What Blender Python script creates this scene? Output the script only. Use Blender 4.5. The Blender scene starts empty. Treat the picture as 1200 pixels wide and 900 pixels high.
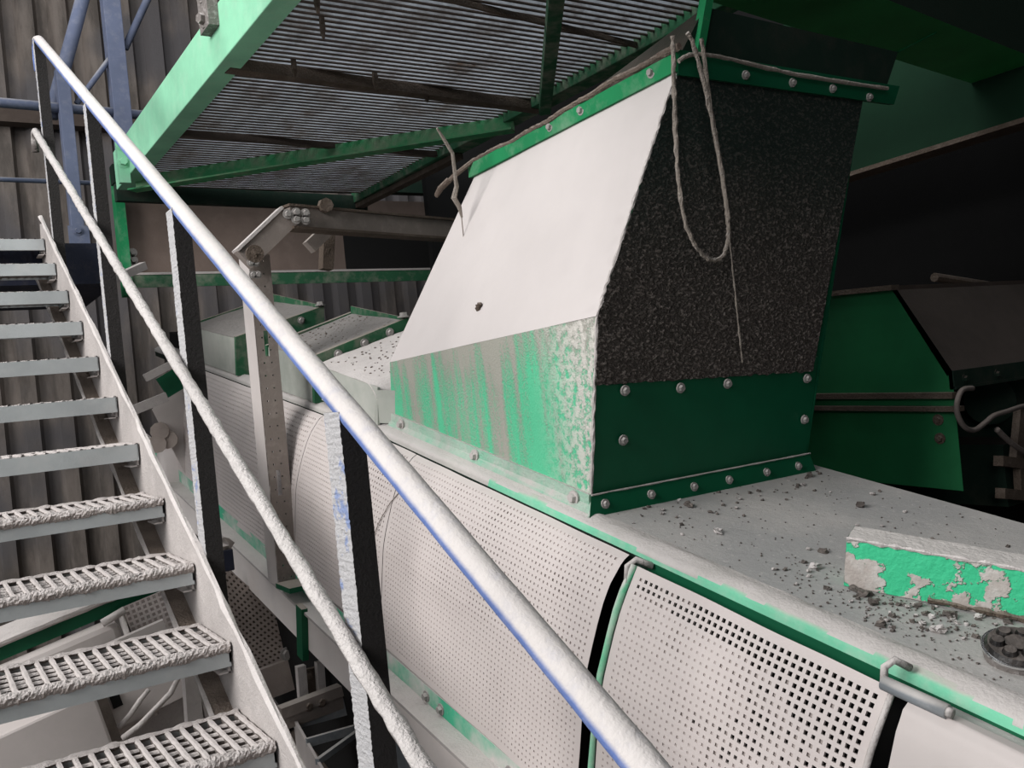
import bpy, bmesh, math, random
from mathutils import Vector, Matrix, noise
random.seed(7)
C = bpy.context.scene.collection
F = 1073.0
AX = [(0.83175517,0.08419154,0.54872136),(-0.54646934,-0.0498689,0.83599304),(-0.09774767,0.99520092,-0.00452938)]
AL = math.radians(12.0); CA, SA = math.cos(AL), math.sin(AL)

# ---------------------------------------------------------------- coordinates
def Wm(x, a, n):                       # inclined conveyor frame (across, along, normal) -> world
    return Vector((x, a*CA - n*SA, a*SA + n*CA))
def ident(x, y, z): return Vector((x, y, z))
def ray(px, py):
    c = ((px-600)/F, (450-py)/F, 1.0)
    return [sum(a[i]*c[i] for i in range(3)) for a in AX]
def on(axis, v, px, py):               # point of the world plane axis=v sighted from the survey pixel
    d = ray(px, py); t = v/d[axis]
    return Vector([k*t for k in d])
def onm(axis, v, px, py):              # the same on a plane of the inclined conveyor frame, in that frame
    x, y, z = ray(px, py); d = (x, y*CA+z*SA, -y*SA+z*CA); t = v/d[axis]
    return tuple(k*t for k in d)

# ---------------------------------------------------------------- mesh builder
ORI = {}
class MB:
    def __init__(s, f=ident): s.v=[]; s.f=[]; s.m=[]; s.fr=f
    def add(s, vs, fs, mi=0, raw=False):
        b=len(s.v); s.v += [Vector(p) if raw else s.fr(*p) for p in vs]
        for q in fs: s.f.append([b+i for i in q]); s.m.append(mi)
    def hexa(s, p, mi=0, raw=False):
        s.add(p, [(0,3,2,1),(4,5,6,7),(0,1,5,4),(1,2,6,5),(2,3,7,6),(3,0,4,7)], mi, raw)
    def box(s, a, b, mi=0):
        (x0,y0,z0),(x1,y1,z1)=a,b
        s.hexa([(x0,y0,z0),(x1,y0,z0),(x1,y1,z0),(x0,y1,z0),(x0,y0,z1),(x1,y0,z1),(x1,y1,z1),(x0,y1,z1)], mi)
    def bar(s, p, q, w, h, up=(0,0,1), mi=0, raw=False):     # w sideways, h along up; p,q centre line
        p=Vector(p) if raw else s.fr(*p); q=Vector(q) if raw else s.fr(*q)
        d=(q-p).normalized(); u=Vector(up); sd=d.cross(u).normalized(); u=sd.cross(d).normalized()
        c=[]
        for e in (p,q):
            for i,j in ((-1,-1),(1,-1),(1,1),(-1,1)): c.append(e+sd*(i*w/2)+u*(j*h/2))
        s.hexa([c[0],c[1],c[2],c[3],c[4],c[5],c[6],c[7]], mi, True)
    def angle(s, p, q, w, t, up=(0,0,1), side=1, down=True, mi=0, raw=False):   # L-section
        p=Vector(p) if raw else s.fr(*p); q=Vector(q) if raw else s.fr(*q)
        d=(q-p).normalized(); u=Vector(up); sd=d.cross(u).normalized()*side; u=sd.cross(d).normalized()
        if u.dot(Vector(up))<0: u=-u
        k=-1 if down else 1
        s.bar(p+sd*w/2, q+sd*w/2, w, t, u, mi, True)
        s.bar(p+u*(k*w/2), q+u*(k*w/2), t, w, u, mi, True)
    def tube(s, pts, r, seg=10, mi=0, raw=False, jit=0, js=30, cap=True):
        P=[Vector(p) if raw else s.fr(*p) for p in pts]
        b=len(s.v); n=len(P); u=None
        for i,p in enumerate(P):
            d=(P[min(i+1,n-1)]-P[max(i-1,0)]).normalized()
            if u is None:
                u=d.orthogonal().normalized()
            else:
                u=(u-d*u.dot(d)).normalized()
            w=d.cross(u); rr=r[i] if isinstance(r,(list,tuple)) else r
            for k in range(seg):
                a=2*math.pi*k/seg; o=u*math.cos(a)+w*math.sin(a)
                q=p+o*rr
                if jit: q+=o*(noise.noise(q*js)*jit)
                s.v.append(q)
        for i in range(n-1):
            for k in range(seg):
                k2=(k+1)%seg
                s.f.append([b+i*seg+k,b+i*seg+k2,b+(i+1)*seg+k2,b+(i+1)*seg+k]); s.m.append(mi)
        if cap:
            s.f.append([b+k for k in range(seg)]); s.m.append(mi)
            s.f.append([b+(n-1)*seg+k for k in range(seg)]); s.m.append(mi)
    def cyl(s, c, ax, r, h, seg=12, mi=0, raw=False, r2=None):
        c=Vector(c) if raw else s.fr(*c); ax=Vector(ax).normalized()
        s.tube([c, c+ax*h], [r, r if r2 is None else r2], seg, mi, True)
    def bolt(s, c, ax, r=.011, mi=0, raw=True):
        c=Vector(c) if raw else s.fr(*c); ax=Vector(ax).normalized()
        s.cyl(c-ax*.002, ax, r*1.5, .005, 14, mi, True)
        s.cyl(c+ax*.003, ax, r, r*.85, 6, mi, True, r*.9)
    def lump(s, c, r, sq=.6, mi=0, raw=False, seg=6, js=None, jit=.5):
        c=Vector(c) if raw else s.fr(*c)
        b=len(s.v); off=Vector((random.random()*50,random.random()*50,random.random()*50))
        rings=4
        s.v.append(c+Vector((0,0,r*sq)))
        for i in range(1,rings):
            t=math.pi*i/rings
            for k in range(seg):
                a=2*math.pi*(k+.5*i)/seg; d=Vector((math.sin(t)*math.cos(a),math.sin(t)*math.sin(a),math.cos(t)*sq))
                s.v.append(c+d*r*(1+jit*noise.noise(off+d*1.7)*1.6))
        s.v.append(c-Vector((0,0,r*sq)))
        for k in range(seg):
            s.f.append([b,b+1+k,b+1+(k+1)%seg]); s.m.append(mi)
            for i in range(rings-2):
                o=b+1+i*seg; s.f.append([o+k,o+seg+k,o+seg+(k+1)%seg,o+(k+1)%seg]); s.m.append(mi)
            o=b+1+(rings-2)*seg; s.f.append([o+k,b+1+(rings-1)*seg,o+(k+1)%seg]); s.m.append(mi)
    def grid(s, fn, nu, nv, mi=0, raw=True):
        b=len(s.v)
        for i in range(nu+1):
            for j in range(nv+1):
                p=fn(i/nu,j/nv); s.v.append(Vector(p) if raw else s.fr(*p))
        for i in range(nu):
            for j in range(nv):
                a=b+i*(nv+1)+j; s.f.append([a,a+nv+1,a+nv+2,a+1]); s.m.append(mi)
    def build(s, name, mats, parent=None, smooth=False, bevel=0, recalc=True, ori=None):
        o0 = ORI.get(parent.name, Vector()) if parent else (ori or Vector())
        me=bpy.data.meshes.new(name); me.from_pydata([tuple(v-o0) for v in s.v], [], s.f)
        if not isinstance(mats,(list,tuple)): mats=[mats]
        for m in mats: me.materials.append(m)
        for p,i in zip(me.polygons,s.m): p.material_index=i; p.use_smooth=smooth
        if recalc:
            bm=bmesh.new(); bm.from_mesh(me); bmesh.ops.recalc_face_normals(bm,faces=bm.faces[:]); bm.to_mesh(me); bm.free()
        o=bpy.data.objects.new(name, me); C.objects.link(o)
        if parent: o.parent=parent
        elif ori: o.location=ori
        ORI[o.name]=o0
        if bevel:
            b=o.modifiers.new('bevel','BEVEL'); b.width=bevel; b.segments=2; b.limit_method='ANGLE'
        return o
def tag(o, label=None, cat=None, group=None, kind=None):
    if label: o['label']=label
    if cat: o['category']=cat
    if group: o['group']=group
    if kind: o['kind']=kind
    return o
def thing(name, label, cat, loc, group=None):
    o=bpy.data.objects.new(name,None); C.objects.link(o); o.location=loc; o.empty_display_size=.1
    ORI[o.name]=Vector(loc); return tag(o,label,cat,group)

# ---------------------------------------------------------------- materials
def lin(c):
    return tuple(((x/255)/12.92 if x/255<=.04045 else ((x/255+.055)/1.055)**2.4) for x in c)+(1,)
def newmat(name, rough=.8, metal=0, spec=.3):
    m=bpy.data.materials.new(name); m.use_nodes=True; nt=m.node_tree
    b=nt.nodes['Principled BSDF']; b.inputs['Roughness'].default_value=rough
    b.inputs['Metallic'].default_value=metal; b.inputs['Specular IOR Level'].default_value=spec
    return m, nt, b
def nd(nt, t, **kw):
    n=nt.nodes.new(t)
    for k,v in kw.items():
        if k.startswith('i_'):
            key=k[2:]; key=int(key) if key.isdigit() else key.replace('_',' ')
            n.inputs[key].default_value=v
        else: setattr(n,k,v)
    return n
def mth(nt, op, a, b=None, clamp=False):
    n=nt.nodes.new('ShaderNodeMath'); n.operation=op; n.use_clamp=clamp
    for i,x in enumerate((a,b)):
        if x is None: continue
        if isinstance(x,(int,float)): n.inputs[i].default_value=x
        else: nt.links.new(x,n.inputs[i])
    return n.outputs[0]
def remap(nt, x, a, b):
    n=nt.nodes.new('ShaderNodeMapRange'); n.interpolation_type='SMOOTHSTEP'
    n.inputs[1].default_value=a; n.inputs[2].default_value=b; nt.links.new(x,n.inputs[0]); return n.outputs[0]
def pnoise(nt, scale, detail=5, rough=.6, stretch=None, world=True, rot=None):
    g=nt.nodes.new('ShaderNodeNewGeometry'); src=g.outputs['Position']
    mp=nt.nodes.new('ShaderNodeMapping'); nt.links.new(src,mp.inputs[0])
    if stretch: mp.inputs['Scale'].default_value=stretch
    if rot: mp.inputs['Rotation'].default_value=rot
    n=nt.nodes.new('ShaderNodeTexNoise'); n.inputs['Scale'].default_value=scale
    n.inputs['Detail'].default_value=detail; n.inputs['Roughness'].default_value=rough
    nt.links.new(mp.outputs[0],n.inputs['Vector']); return n.outputs[0]
def mixc(nt, f, a, b):
    n=nt.nodes.new('ShaderNodeMix'); n.data_type='RGBA'
    nt.links.new(f,n.inputs[0])
    for k,x in ((6,a),(7,b)):
        if isinstance(x,tuple): n.inputs[k].default_value=x
        else: nt.links.new(x,n.inputs[k])
    return n.outputs[2]
def bump(nt, b, h, strength=.5, dist=.004):
    n=nt.nodes.new('ShaderNodeBump'); n.inputs['Strength'].default_value=strength; n.inputs['Distance'].default_value=dist
    nt.links.new(h,n.inputs['Height']); nt.links.new(n.outputs[0],b.inputs['Normal'])
def dusty(name, paint, dust=(200,192,188), lo=.1, hi=.7, namt=.5, nscale=14, base=0.0, bscale=120, bs=.4, bd=.004, rough=.85, metal=0, axis=2, var=.12):
    """paint where the surface is bare, dust where it faces up (plus noise)"""
    m,nt,b=newmat(name,rough,metal)
    g=nd(nt,'ShaderNodeNewGeometry'); sx=nd(nt,'ShaderNodeSeparateXYZ'); nt.links.new(g.outputs['Normal'],sx.inputs[0])
    up=remap(nt,sx.outputs[axis],lo,hi)
    n1=pnoise(nt,nscale,6,.65); nn=mth(nt,'MULTIPLY',mth(nt,'SUBTRACT',n1,.5),namt*4)
    f=mth(nt,'ADD',mth(nt,'ADD',up,base),nn,True)
    n2=pnoise(nt,3.0,6,.6); n2=remap(nt,n2,.3,.7)
    d1=mixc(nt,n2,tuple([c*(1-var) for c in lin(dust)[:3]])+(1,),lin(dust))
    p1=mixc(nt,n2,tuple([c*(1-2*var) for c in lin(paint)[:3]])+(1,),lin(paint))
    nt.links.new(mixc(nt,f,p1,d1),b.inputs['Base Color'])
    h=mth(nt,'ADD',pnoise(nt,bscale,4,.6),mth(nt,'MULTIPLY',f,.6))
    bump(nt,b,h,bs,bd)
    return m
M={}
M['dust']=dusty('caked_dust',(186,179,175),(208,201,197),namt=.4,nscale=25,bs=.7,bd=.006)
M['dust_smooth']=dusty('fine_dust_film',(180,173,169),(194,186,182),lo=-.5,hi=.5,namt=.25,nscale=8,bs=.15,bd=.003,bscale=60,var=.06)
M['blue']=dusty('blue_paint_dusty',(100,122,178),(208,202,198),lo=-.1,hi=.35,namt=.16,nscale=30,bs=.5,bd=.004,base=.0)
M['blue_far']=dusty('blue_paint',(92,100,122),(150,150,155),lo=.2,hi=.9,namt=.25,nscale=18,bs=.2)
M['post']=dusty('post_dusty',(52,48,48),(205,200,200),lo=.35,hi=.75,namt=.22,nscale=34,bs=.8,bd=.012,bscale=90)
M['galv']=dusty('galvanised_steel',(128,134,138),(186,182,178),lo=.1,hi=.7,namt=.35,nscale=12,bs=.25,bd=.003,rough=.6)
M['galv_dark']=dusty('galvanised_shadow_side',(134,124,117),(172,163,155),lo=.2,hi=.8,namt=.4,nscale=20,bs=.4)  # browner galvanised steel with a dust mix
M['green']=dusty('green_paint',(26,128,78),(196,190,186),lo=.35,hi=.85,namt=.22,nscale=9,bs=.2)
M['green_lit']=dusty('green_paint_dusted',(60,190,136),(205,206,198),lo=.2,hi=.8,namt=.5,nscale=7,base=.32,bs=.3)  # paler green with a dust mix
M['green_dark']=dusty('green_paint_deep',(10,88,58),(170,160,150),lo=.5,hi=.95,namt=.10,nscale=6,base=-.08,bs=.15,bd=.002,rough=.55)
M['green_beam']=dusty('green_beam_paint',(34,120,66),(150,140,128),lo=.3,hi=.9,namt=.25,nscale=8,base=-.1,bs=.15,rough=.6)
M['mint']=dusty('sun_side_green_paint',(140,204,168),(190,200,185),lo=.2,hi=.9,namt=.2,nscale=10,bs=.2,base=.0)  # one pale mint green on every face
M['brown']=dusty('brown_dust',(92,80,70),(128,116,106),namt=.5,nscale=14,bs=.8,bd=.01)
M['darkbrown']=dusty('dark_dust',(78,68,62),(96,86,78),namt=.5,nscale=9,bs=.5,bd=.006)
M['black']=newmat('black_void',.9)[0]; M['black'].node_tree.nodes['Principled BSDF'].inputs['Base Color'].default_value=(.006,.006,.006,1)  # near-black stands in for unlit depth behind holes and in openings
M['rope']=dusty('dusty_rope',(150,140,130),(190,182,174),namt=.6,nscale=60,bs=1,bd=.008,bscale=200)
M['chrome']=newmat('chrome',.2,1)[0]; M['chrome'].node_tree.nodes['Principled BSDF'].inputs['Base Color'].default_value=(.8,.8,.8,1)
M['rubber']=dusty('black_rubber',(24,22,21),(120,112,106),lo=.6,hi=1.3,namt=.35,nscale=40,bs=.5,rough=.4)
M['bolt']=dusty('dusty_bolt',(150,146,142),(190,184,180),namt=.4,nscale=60,bs=.6)
M['grit']=dusty('grey_grit',(120,114,110),(196,190,187),lo=0,hi=.8,namt=.8,nscale=60,bs=.8,bd=.004)
M['gritdark']=dusty('dark_grit',(84,78,74),(122,114,108),lo=.2,hi=1.2,namt=.8,nscale=60,bs=.8)
M['mgreen']=dusty('machine_green_paint',(34,108,66),(120,112,102),lo=.4,hi=.9,namt=.10,nscale=4,base=-.1,bs=.08,rough=.5)
M['grating']=dusty('walkway_grating',(196,203,210),(110,98,88),lo=.6,hi=1.2,namt=1.1,nscale=5,base=.05,bs=.3)
M['skirt']=dusty('rubber_skirt_dusty',(112,98,90),(128,114,106),namt=.4,nscale=10,bs=.3)
M['hose']=dusty('grey_hose',(96,88,84),(130,120,114),namt=.4,nscale=30)

M['dkblue']=dusty('dark_blue_paint',(36,40,56),(90,84,80),lo=.5,hi=1.2,namt=.3)
M['girder2']=dusty('side_girder_deep_green',(14,48,30),(70,66,58),lo=.4,hi=1,namt=.2,nscale=3,base=-.1,bs=.1,rough=.95)  # side web shade put into the colour
M['girder']=dusty('girder_deep_green',(46,142,76),(70,66,58),lo=.4,hi=1,namt=.25,nscale=3,base=-.1,bs=.1,rough=.6)  # girder green raised in place of light from below
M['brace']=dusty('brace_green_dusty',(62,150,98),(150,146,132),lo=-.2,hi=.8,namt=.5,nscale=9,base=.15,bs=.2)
M['wgreen']=dusty('weathered_green',(44,96,66),(150,142,132),lo=.3,hi=.8,namt=.6,nscale=9,base=.12,bs=.2)
M['shaftm']=dusty('shaft_sooty_green',(16,40,30),(60,54,48),namt=.5,nscale=6,bs=.4)  # near-black green
M['beamdust']=dusty('beam_dust',(222,214,209),(226,218,213),namt=.3,nscale=6,bs=.3,var=.06)
M['sootgreen']=dusty('sooty_green',(12,36,24),(40,36,32),namt=.3,nscale=3,rough=.95)  # girder side green darkened, shade put into the colour
M['soot']=dusty('soot_black',(13,13,13),(20,19,18),namt=.3,nscale=2,rough=.95)  # near-black in place of deep shade
M['roofdust']=dusty('machine_roof_dust',(66,60,55),(80,72,67),namt=.4,nscale=9,bs=.4)
def deck_mat():
    m,nt,b=newmat('dusty_deck',.75)
    n=remap(nt,pnoise(nt,2.2,5,.6),.35,.65); n2=remap(nt,pnoise(nt,60,5,.7),.58,.7)
    a=mixc(nt,n,lin((160,159,157)),lin((178,175,171)))
    nt.links.new(mixc(nt,n2,a,lin((192,188,184))),b.inputs['Base Color'])
    bump(nt,b,mth(nt,'ADD',pnoise(nt,90,5,.7),mth(nt,'MULTIPLY',pnoise(nt,14,4,.6),1.5)),.4,.005); return m
M['deck']=deck_mat()
M['flange']=dusty('flange_dust',(120,190,158),(192,187,182),lo=.5,hi=.9,namt=.6,nscale=8,base=.5,bs=.8,bd=.008)
M['lipdust']=dusty('lip_dust',(176,174,166),(194,188,184),lo=-.2,hi=.6,namt=.4,nscale=10,bs=.6,bd=.005)
M['lipgreen']=dusty('lip_mint',(120,200,164),(186,186,176),lo=.5,hi=1.0,namt=.4,nscale=12,base=.1,bs=.3)
M['nose']=None
def streak_mat():      # green wall of the hopper box with run-down grey dust
    m,nt,b=newmat('green_streaked',.7)
    s=pnoise(nt,5.5,3,.5,stretch=(1,1,.05)); fine=pnoise(nt,34,3,.5,stretch=(1,1,.05)); sp=pnoise(nt,150,4,.6)
    g=nd(nt,'ShaderNodeNewGeometry'); sx=nd(nt,'ShaderNodeSeparateXYZ'); nt.links.new(g.outputs['Position'],sx.inputs[0])
    nearE=remap(nt,sx.outputs[1],2.12,1.86)                  # corner towards the chute front is crusted
    topz=remap(nt,sx.outputs[2],-.05,.16)
    f=mth(nt,'ADD',mth(nt,'MULTIPLY',mth(nt,'SUBTRACT',s,.52),6.0),mth(nt,'MULTIPLY',mth(nt,'SUBTRACT',fine,.5),2.2))
    f=mth(nt,'ADD',f,mth(nt,'MULTIPLY',topz,.8))
    f=mth(nt,'ADD',f,mth(nt,'MULTIPLY',mth(nt,'SUBTRACT',sp,.48),2.0))
    f=mth(nt,'MULTIPLY',mth(nt,'ADD',f,mth(nt,'ADD',.18,mth(nt,'MULTIPLY',remap(nt,sx.outputs[1],2.1,2.5),.35)),True),.9)
    col=mixc(nt,f,lin((86,186,142)),lin((160,149,143)))
    f2=mth(nt,'MULTIPLY',nearE,remap(nt,pnoise(nt,40,5,.7),.38,.56))
    nt.links.new(mixc(nt,f2,col,lin((200,196,188))),b.inputs['Base Color'])
    bump(nt,b,mth(nt,'ADD',sp,mth(nt,'ADD',f,f2)),.7,.004); return m
M['streak']=streak_mat()
def lumpy_mat():       # dust hanging in beads on the dark chute front, greener and darker higher up
    m,nt,b=newmat('beaded_dust',.85)
    g=nd(nt,'ShaderNodeNewGeometry'); mp=nd(nt,'ShaderNodeMapping'); nt.links.new(g.outputs['Position'],mp.inputs[0]); mp.inputs['Scale'].default_value=(1,1,1.7)
    v=nd(nt,'ShaderNodeTexNoise'); v.inputs['Scale'].default_value=90; v.inputs['Detail'].default_value=3; v.inputs['Distortion'].default_value=.6; nt.links.new(mp.outputs[0],v.inputs['Vector'])
    sx=nd(nt,'ShaderNodeSeparateXYZ'); nt.links.new(g.outputs['Position'],sx.inputs[0])
    big=pnoise(nt,3.2,4,.6)
    low=remap(nt,mth(nt,'ADD',sx.outputs[2],mth(nt,'MULTIPLY',mth(nt,'SUBTRACT',big,.5),.35)),.62,.02)
    pk=remap(nt,v.outputs[0],.50,.64)
    base=mixc(nt,low,lin((30,42,37)),lin((84,77,72)))
    pk2=mth(nt,'MULTIPLY',pk,mth(nt,'ADD',mth(nt,'MULTIPLY',low,.85),.15))
    col=mixc(nt,pk2,base,lin((146,136,129)))
    nt.links.new(col,b.inputs['Base Color'])
    bump(nt,b,mth(nt,'MULTIPLY',v.outputs[0],mth(nt,'ADD',low,.25)),1.0,.025); return m
M['lumpy']=lumpy_mat()
def peel_mat():        # green beam lying on the deck, dust cake peeling off
    m,nt,b=newmat('green_peeling_dust',.6)
    g=nd(nt,'ShaderNodeNewGeometry'); sx=nd(nt,'ShaderNodeSeparateXYZ'); nt.links.new(g.outputs['Normal'],sx.inputs[0])
    up=remap(nt,sx.outputs[2],.4,.7)
    n=pnoise(nt,7.5,6,.6,stretch=(1,1.15,1.3)); p=remap(nt,n,.535,.555); px=nd(nt,'ShaderNodeSeparateXYZ'); nt.links.new(g.outputs['Position'],px.inputs[0])
    f=mth(nt,'ADD',up,p,True)
    d=mixc(nt,remap(nt,pnoise(nt,16,5,.6),.4,.62),lin((192,187,181)),lin((172,163,156)))
    nt.links.new(mixc(nt,up,mixc(nt,f,lin((62,190,138)),d),lin((204,199,194))),b.inputs['Base Color'])
    bump(nt,b,mth(nt,'ADD',mth(nt,'MULTIPLY',f,1.2),pnoise(nt,80,4,.6)),.7,.005); return m
M['peel']=peel_mat()
def wall_mat():
    m,nt,b=newmat('corrugated_sheet_dusty',.8)
    n=remap(nt,pnoise(nt,5,6,.65,stretch=(1,1,.25)),.35,.65); n2=remap(nt,pnoise(nt,1.2,3,.5),.4,.6)
    a=mixc(nt,n,lin((86,80,75)),lin((128,119,112)))
    nt.links.new(mixc(nt,n2,a,lin((92,89,90))),b.inputs['Base Color']); bump(nt,b,pnoise(nt,40,5,.7),.4,.01); return m
M['wall']=wall_mat()
M['room']=dusty('sooty_sheet',(26,25,25),(40,36,33),namt=.4,nscale=1)  # near-black sheet for ceiling and walls

# ---------------------------------------------------------------- setting
def struct(o): o['kind']='structure'; return o
w=MB(); pitch=.25; x=-3.0; prof=[]
while x<9.2:
    prof += [(x,0),(x+.10,0),(x+.135,.09),(x+.215,.09)]; x+=pitch
zs=[-3,-1,1,2.45,2.45,4.2,5.5]
b=0; vs=[];fs=[]
for k,z in enumerate(zs):
    for (px,d) in prof: vs.append((px,8.2+d+(.012 if k>3 else 0),z))
n=len(prof)
for k in range(len(zs)-1):
    for i in range(n-1): fs.append((k*n+i,k*n+i+1,(k+1)*n+i+1,(k+1)*n+i))
w.add(vs,fs); struct(w.build('wall_back',M['wall'],recalc=False))
w=MB(); w.box((-9,-6,-3.1),(9.3,8.4,-3)); struct(w.build('floor',M['darkbrown']))
w=MB(); w.box((-4,-6,5.5),(9.3,8.4,5.6)); struct(w.build('ceiling',M['room']))
w=MB(); w.box((9.2,-6,-3),(9.3,8.3,5.5)); struct(w.build('wall_right',M['room']))
w=MB(); w.box((-1.5,-6.1,-3),(9.2,-6,5.5)); struct(w.build('wall_front',M['room']))
w=MB(); w.box((-3,8.05,2.40),(9.2,8.19,2.55)); w.box((-3,8.02,2.55),(9.2,8.19,2.56)); struct(w.build('trim_1',M['darkbrown']))

# ---------------------------------------------------------------- staircase
SX=.645; SL=math.atan(.5686)
def stz(y): return -.787-.5686*2.122+.5686*y      # nosing height over y
st=thing('staircase','dust-caked industrial staircase of open grating treads climbing along the left side','staircase',(SX,1.6,-2.2))
def make_tread(seed,cr=1.0):
    rnd=random.Random(seed); x0=-.34; x1=SX-.006; D=.295
    m=MB()
    m.box((x0,0,-.052),(x1,.004,0),0); m.box((x0,0,-.056),(x1,.016,-.052),0)     # nosing plate
    m.box((x0,D-.004,-.035),(x1,D,-.002),0)
    m.box((x0,0,-.045),(x0+.004,D,0),0); m.box((x1-.004,0,-.045),(x1,D,0),0)
    nx=int((x1-x0)/.0345)
    off=rnd.random()*100
    def nz(x,y,a,s=45): return noise.noise(Vector((x*s+off,y*s,off)))*a
    for i in range(nx+1):                                                          # ribs running front to back
        xc=x0+.004+i*(x1-x0-.008)/nx
        def fn(u,v,xc=xc):
            y=u*D; a=v*2*math.pi
            w_=.0068+nz(xc,y,.0028); h_=.0068+nz(xc+5,y,.003)
            return (xc+math.cos(a)*w_, y, -.006+math.sin(a)*h_+(.004 if math.sin(a)>0 else -.018*abs(math.sin(a))))
        m.grid(fn,16,6,1)
    for j in range(1,6):                                                           # bearing bars
        yc=.012+j*(D-.02)/6.0
        def fn(u,v,yc=yc):
            x=x0+u*(x1-x0); a=v*2*math.pi
            t=.0085+nz(x,yc,.006,50); 
            return (x, yc+math.cos(a)*t+nz(x,yc,.002), -.009+math.sin(a)*.005+nz(x+3,yc,.002)+(-.022*abs(math.sin(a)) if math.sin(a)<0 else 0))
        m.grid(fn,90,6,1)
    def fn(u,v):                                                                   # crust on the nosing
        x=x0+u*(x1-x0); a=math.pi*(-.35+1.45*v)
        r=cr*(.018+nz(x,v*.05,.004,30)+nz(x,v*.12,.005,190))
        return (x, .012-math.cos(a)*r*.95-.002, -.009*cr+math.sin(a)*r*.85)
    m.grid(fn,260,12,2)
    def fn(u,v):
        x=x0+u*(x1-x0); a=math.pi*(2*v)
        r=(.009+nz(x,9,.006,50))*cr; return (x, D-.002+math.cos(a)*r, .001+math.sin(a)*r*.8)
    m.grid(fn,110,6,1)
    return m
M['treadtop']=dusty('tread_dust',(120,112,106),(206,198,194),lo=-.2,hi=.5,namt=.3,nscale=30,bs=1,bd=.006,bscale=220)
M['crust']=dusty('crust_dust',(168,158,152),(208,200,196),lo=.0,hi=.6,namt=.35,nscale=70,bs=1.0,bd=.008,bscale=200)
M['nose']=dusty('tread_nosing_galvanised',(168,172,172),(190,186,182),namt=.3,nscale=10,bs=.25,bd=.003,rough=.6)
tm=[make_tread(s) for s in range(3)]+[make_tread(5,.45)]
prot=[]
for k in range(12):
    y=2.122-.305+.305*k if k else 1.817
    z=stz(y)
    if k<3 or k==5:
        t=tm[k if k<3 else 3].build('tread',[M['nose'],M['treadtop'],M['crust']],None,smooth=False); t.parent=st; prot.append(t)
    else:
        t=prot[k%3 if k<5 else 3].copy(); C.objects.link(t); t.parent=st
    t.location=Vector((0,y,z))-ORI[st.name]; ORI[t.name]=Vector((0,y,z))
    bk=MB(); bk.box((SX-.035,y+.02,z-.078),(SX-.001,y+.12,z-.074)); bk.box((SX-.010,y+.02,z-.078),(SX-.004,y+.12,z-.04))
    bk.bolt((SX-.010,y+.05,z-.062),(-1,0,0),.008)
    bk.build('tread_bracket',M['dust'],t)
def sb(o,d=0): return o
for X0,X1,fl in ((SX,SX+.012,-1),(-.36,-.348,1)):
    m=MB(); up=.035; H=.245/math.cos(SL)*1.0
    y0,y1=.7,5.22
    zt0,zt1=stz(y0)+.06,stz(y1)+.06
    N=60
    # web with rough top edge
    m.hexa([(X0,y0,zt0-H),(X1,y0,zt0-H),(X1,y1,zt1-H),(X0,y1,zt1-H),(X0,y0,zt0),(X1,y0,zt0),(X1,y1,zt1),(X0,y1,zt1)])
    m.hexa([(X0,y1,zt1-H),(X1,y1,zt1-H),(X1,y1+.16,zt1-H+.12),(X0,y1+.16,zt1-H+.12),(X0,y1,zt1),(X1,y1,zt1),(X1,y1+.10,zt1+.02),(X0,y1+.10,zt1+.02)])
    xa,xb=(X0-.055,X0) if fl<0 else (X1,X1+.055)
    m.hexa([(xa,y0,zt0-H),(xb,y0,zt0-H),(xb,y1,zt1-H),(xa,y1,zt1-H),(xa,y0,zt0-H+.008),(xb,y0,zt0-H+.008),(xb,y1,zt1-H+.008),(xa,y1,zt1-H+.008)],1)
    P=[(X0+.006,y0+(y1+.1-y0)*i/N,zt0+(zt1+.0-zt0)*i/N*1.02+.000) for i in range(N+1)]
    P=[(a_,b_,stz(b_)+.06) for a_,b_,c_ in P]
    m.tube(P,.010,6,0,jit=.007,js=60)
    P=[((xa if fl<0 else xb),y0+(y1-y0)*i/N,stz(y0+(y1-y0)*i/N)+.06-H+.008) for i in range(N+1)]
    m.tube(P,.006,5,0,jit=.004,js=60)
    m.build('stringer',[M['dust'],M['brown']],st)

# ---------------------------------------------------------------- stair railing
RX=.685
RA=on(0,RX,757,900); RB=on(0,RX,38,38)
def rz(y): return RA.z+(RB.z-RA.z)*(y-RA.y)/(RB.y-RA.y)
hr=thing('stair_railing','dusty blue tubular handrail with mid rail and posts on the near side of the stairs','railing',(RX,1.6,-1.0))
m=MB(); P=[(RX,.25+i*.05,rz(.25+i*.05)) for i in range(96)]
e=P[-1]; P+= [(RX,e[1]+.05,e[2]+.018),(RX,e[1]+.085,e[2]-.01),(RX,e[1]+.10,e[2]-.06),(RX,e[1]+.09,e[2]-.12)]
m.tube(P,.0235,20,0,jit=.0012,js=18); m.build('top_rail',M['blue'],hr,smooth=True)
def mz(y): return .611*1.062+.568*(y-1.343*1.062)-1.30 if False else None
ma=Vector((.645,1.343,-.611))*1.062; mb=Vector((.645,5.169,1.516))*1.062
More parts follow.
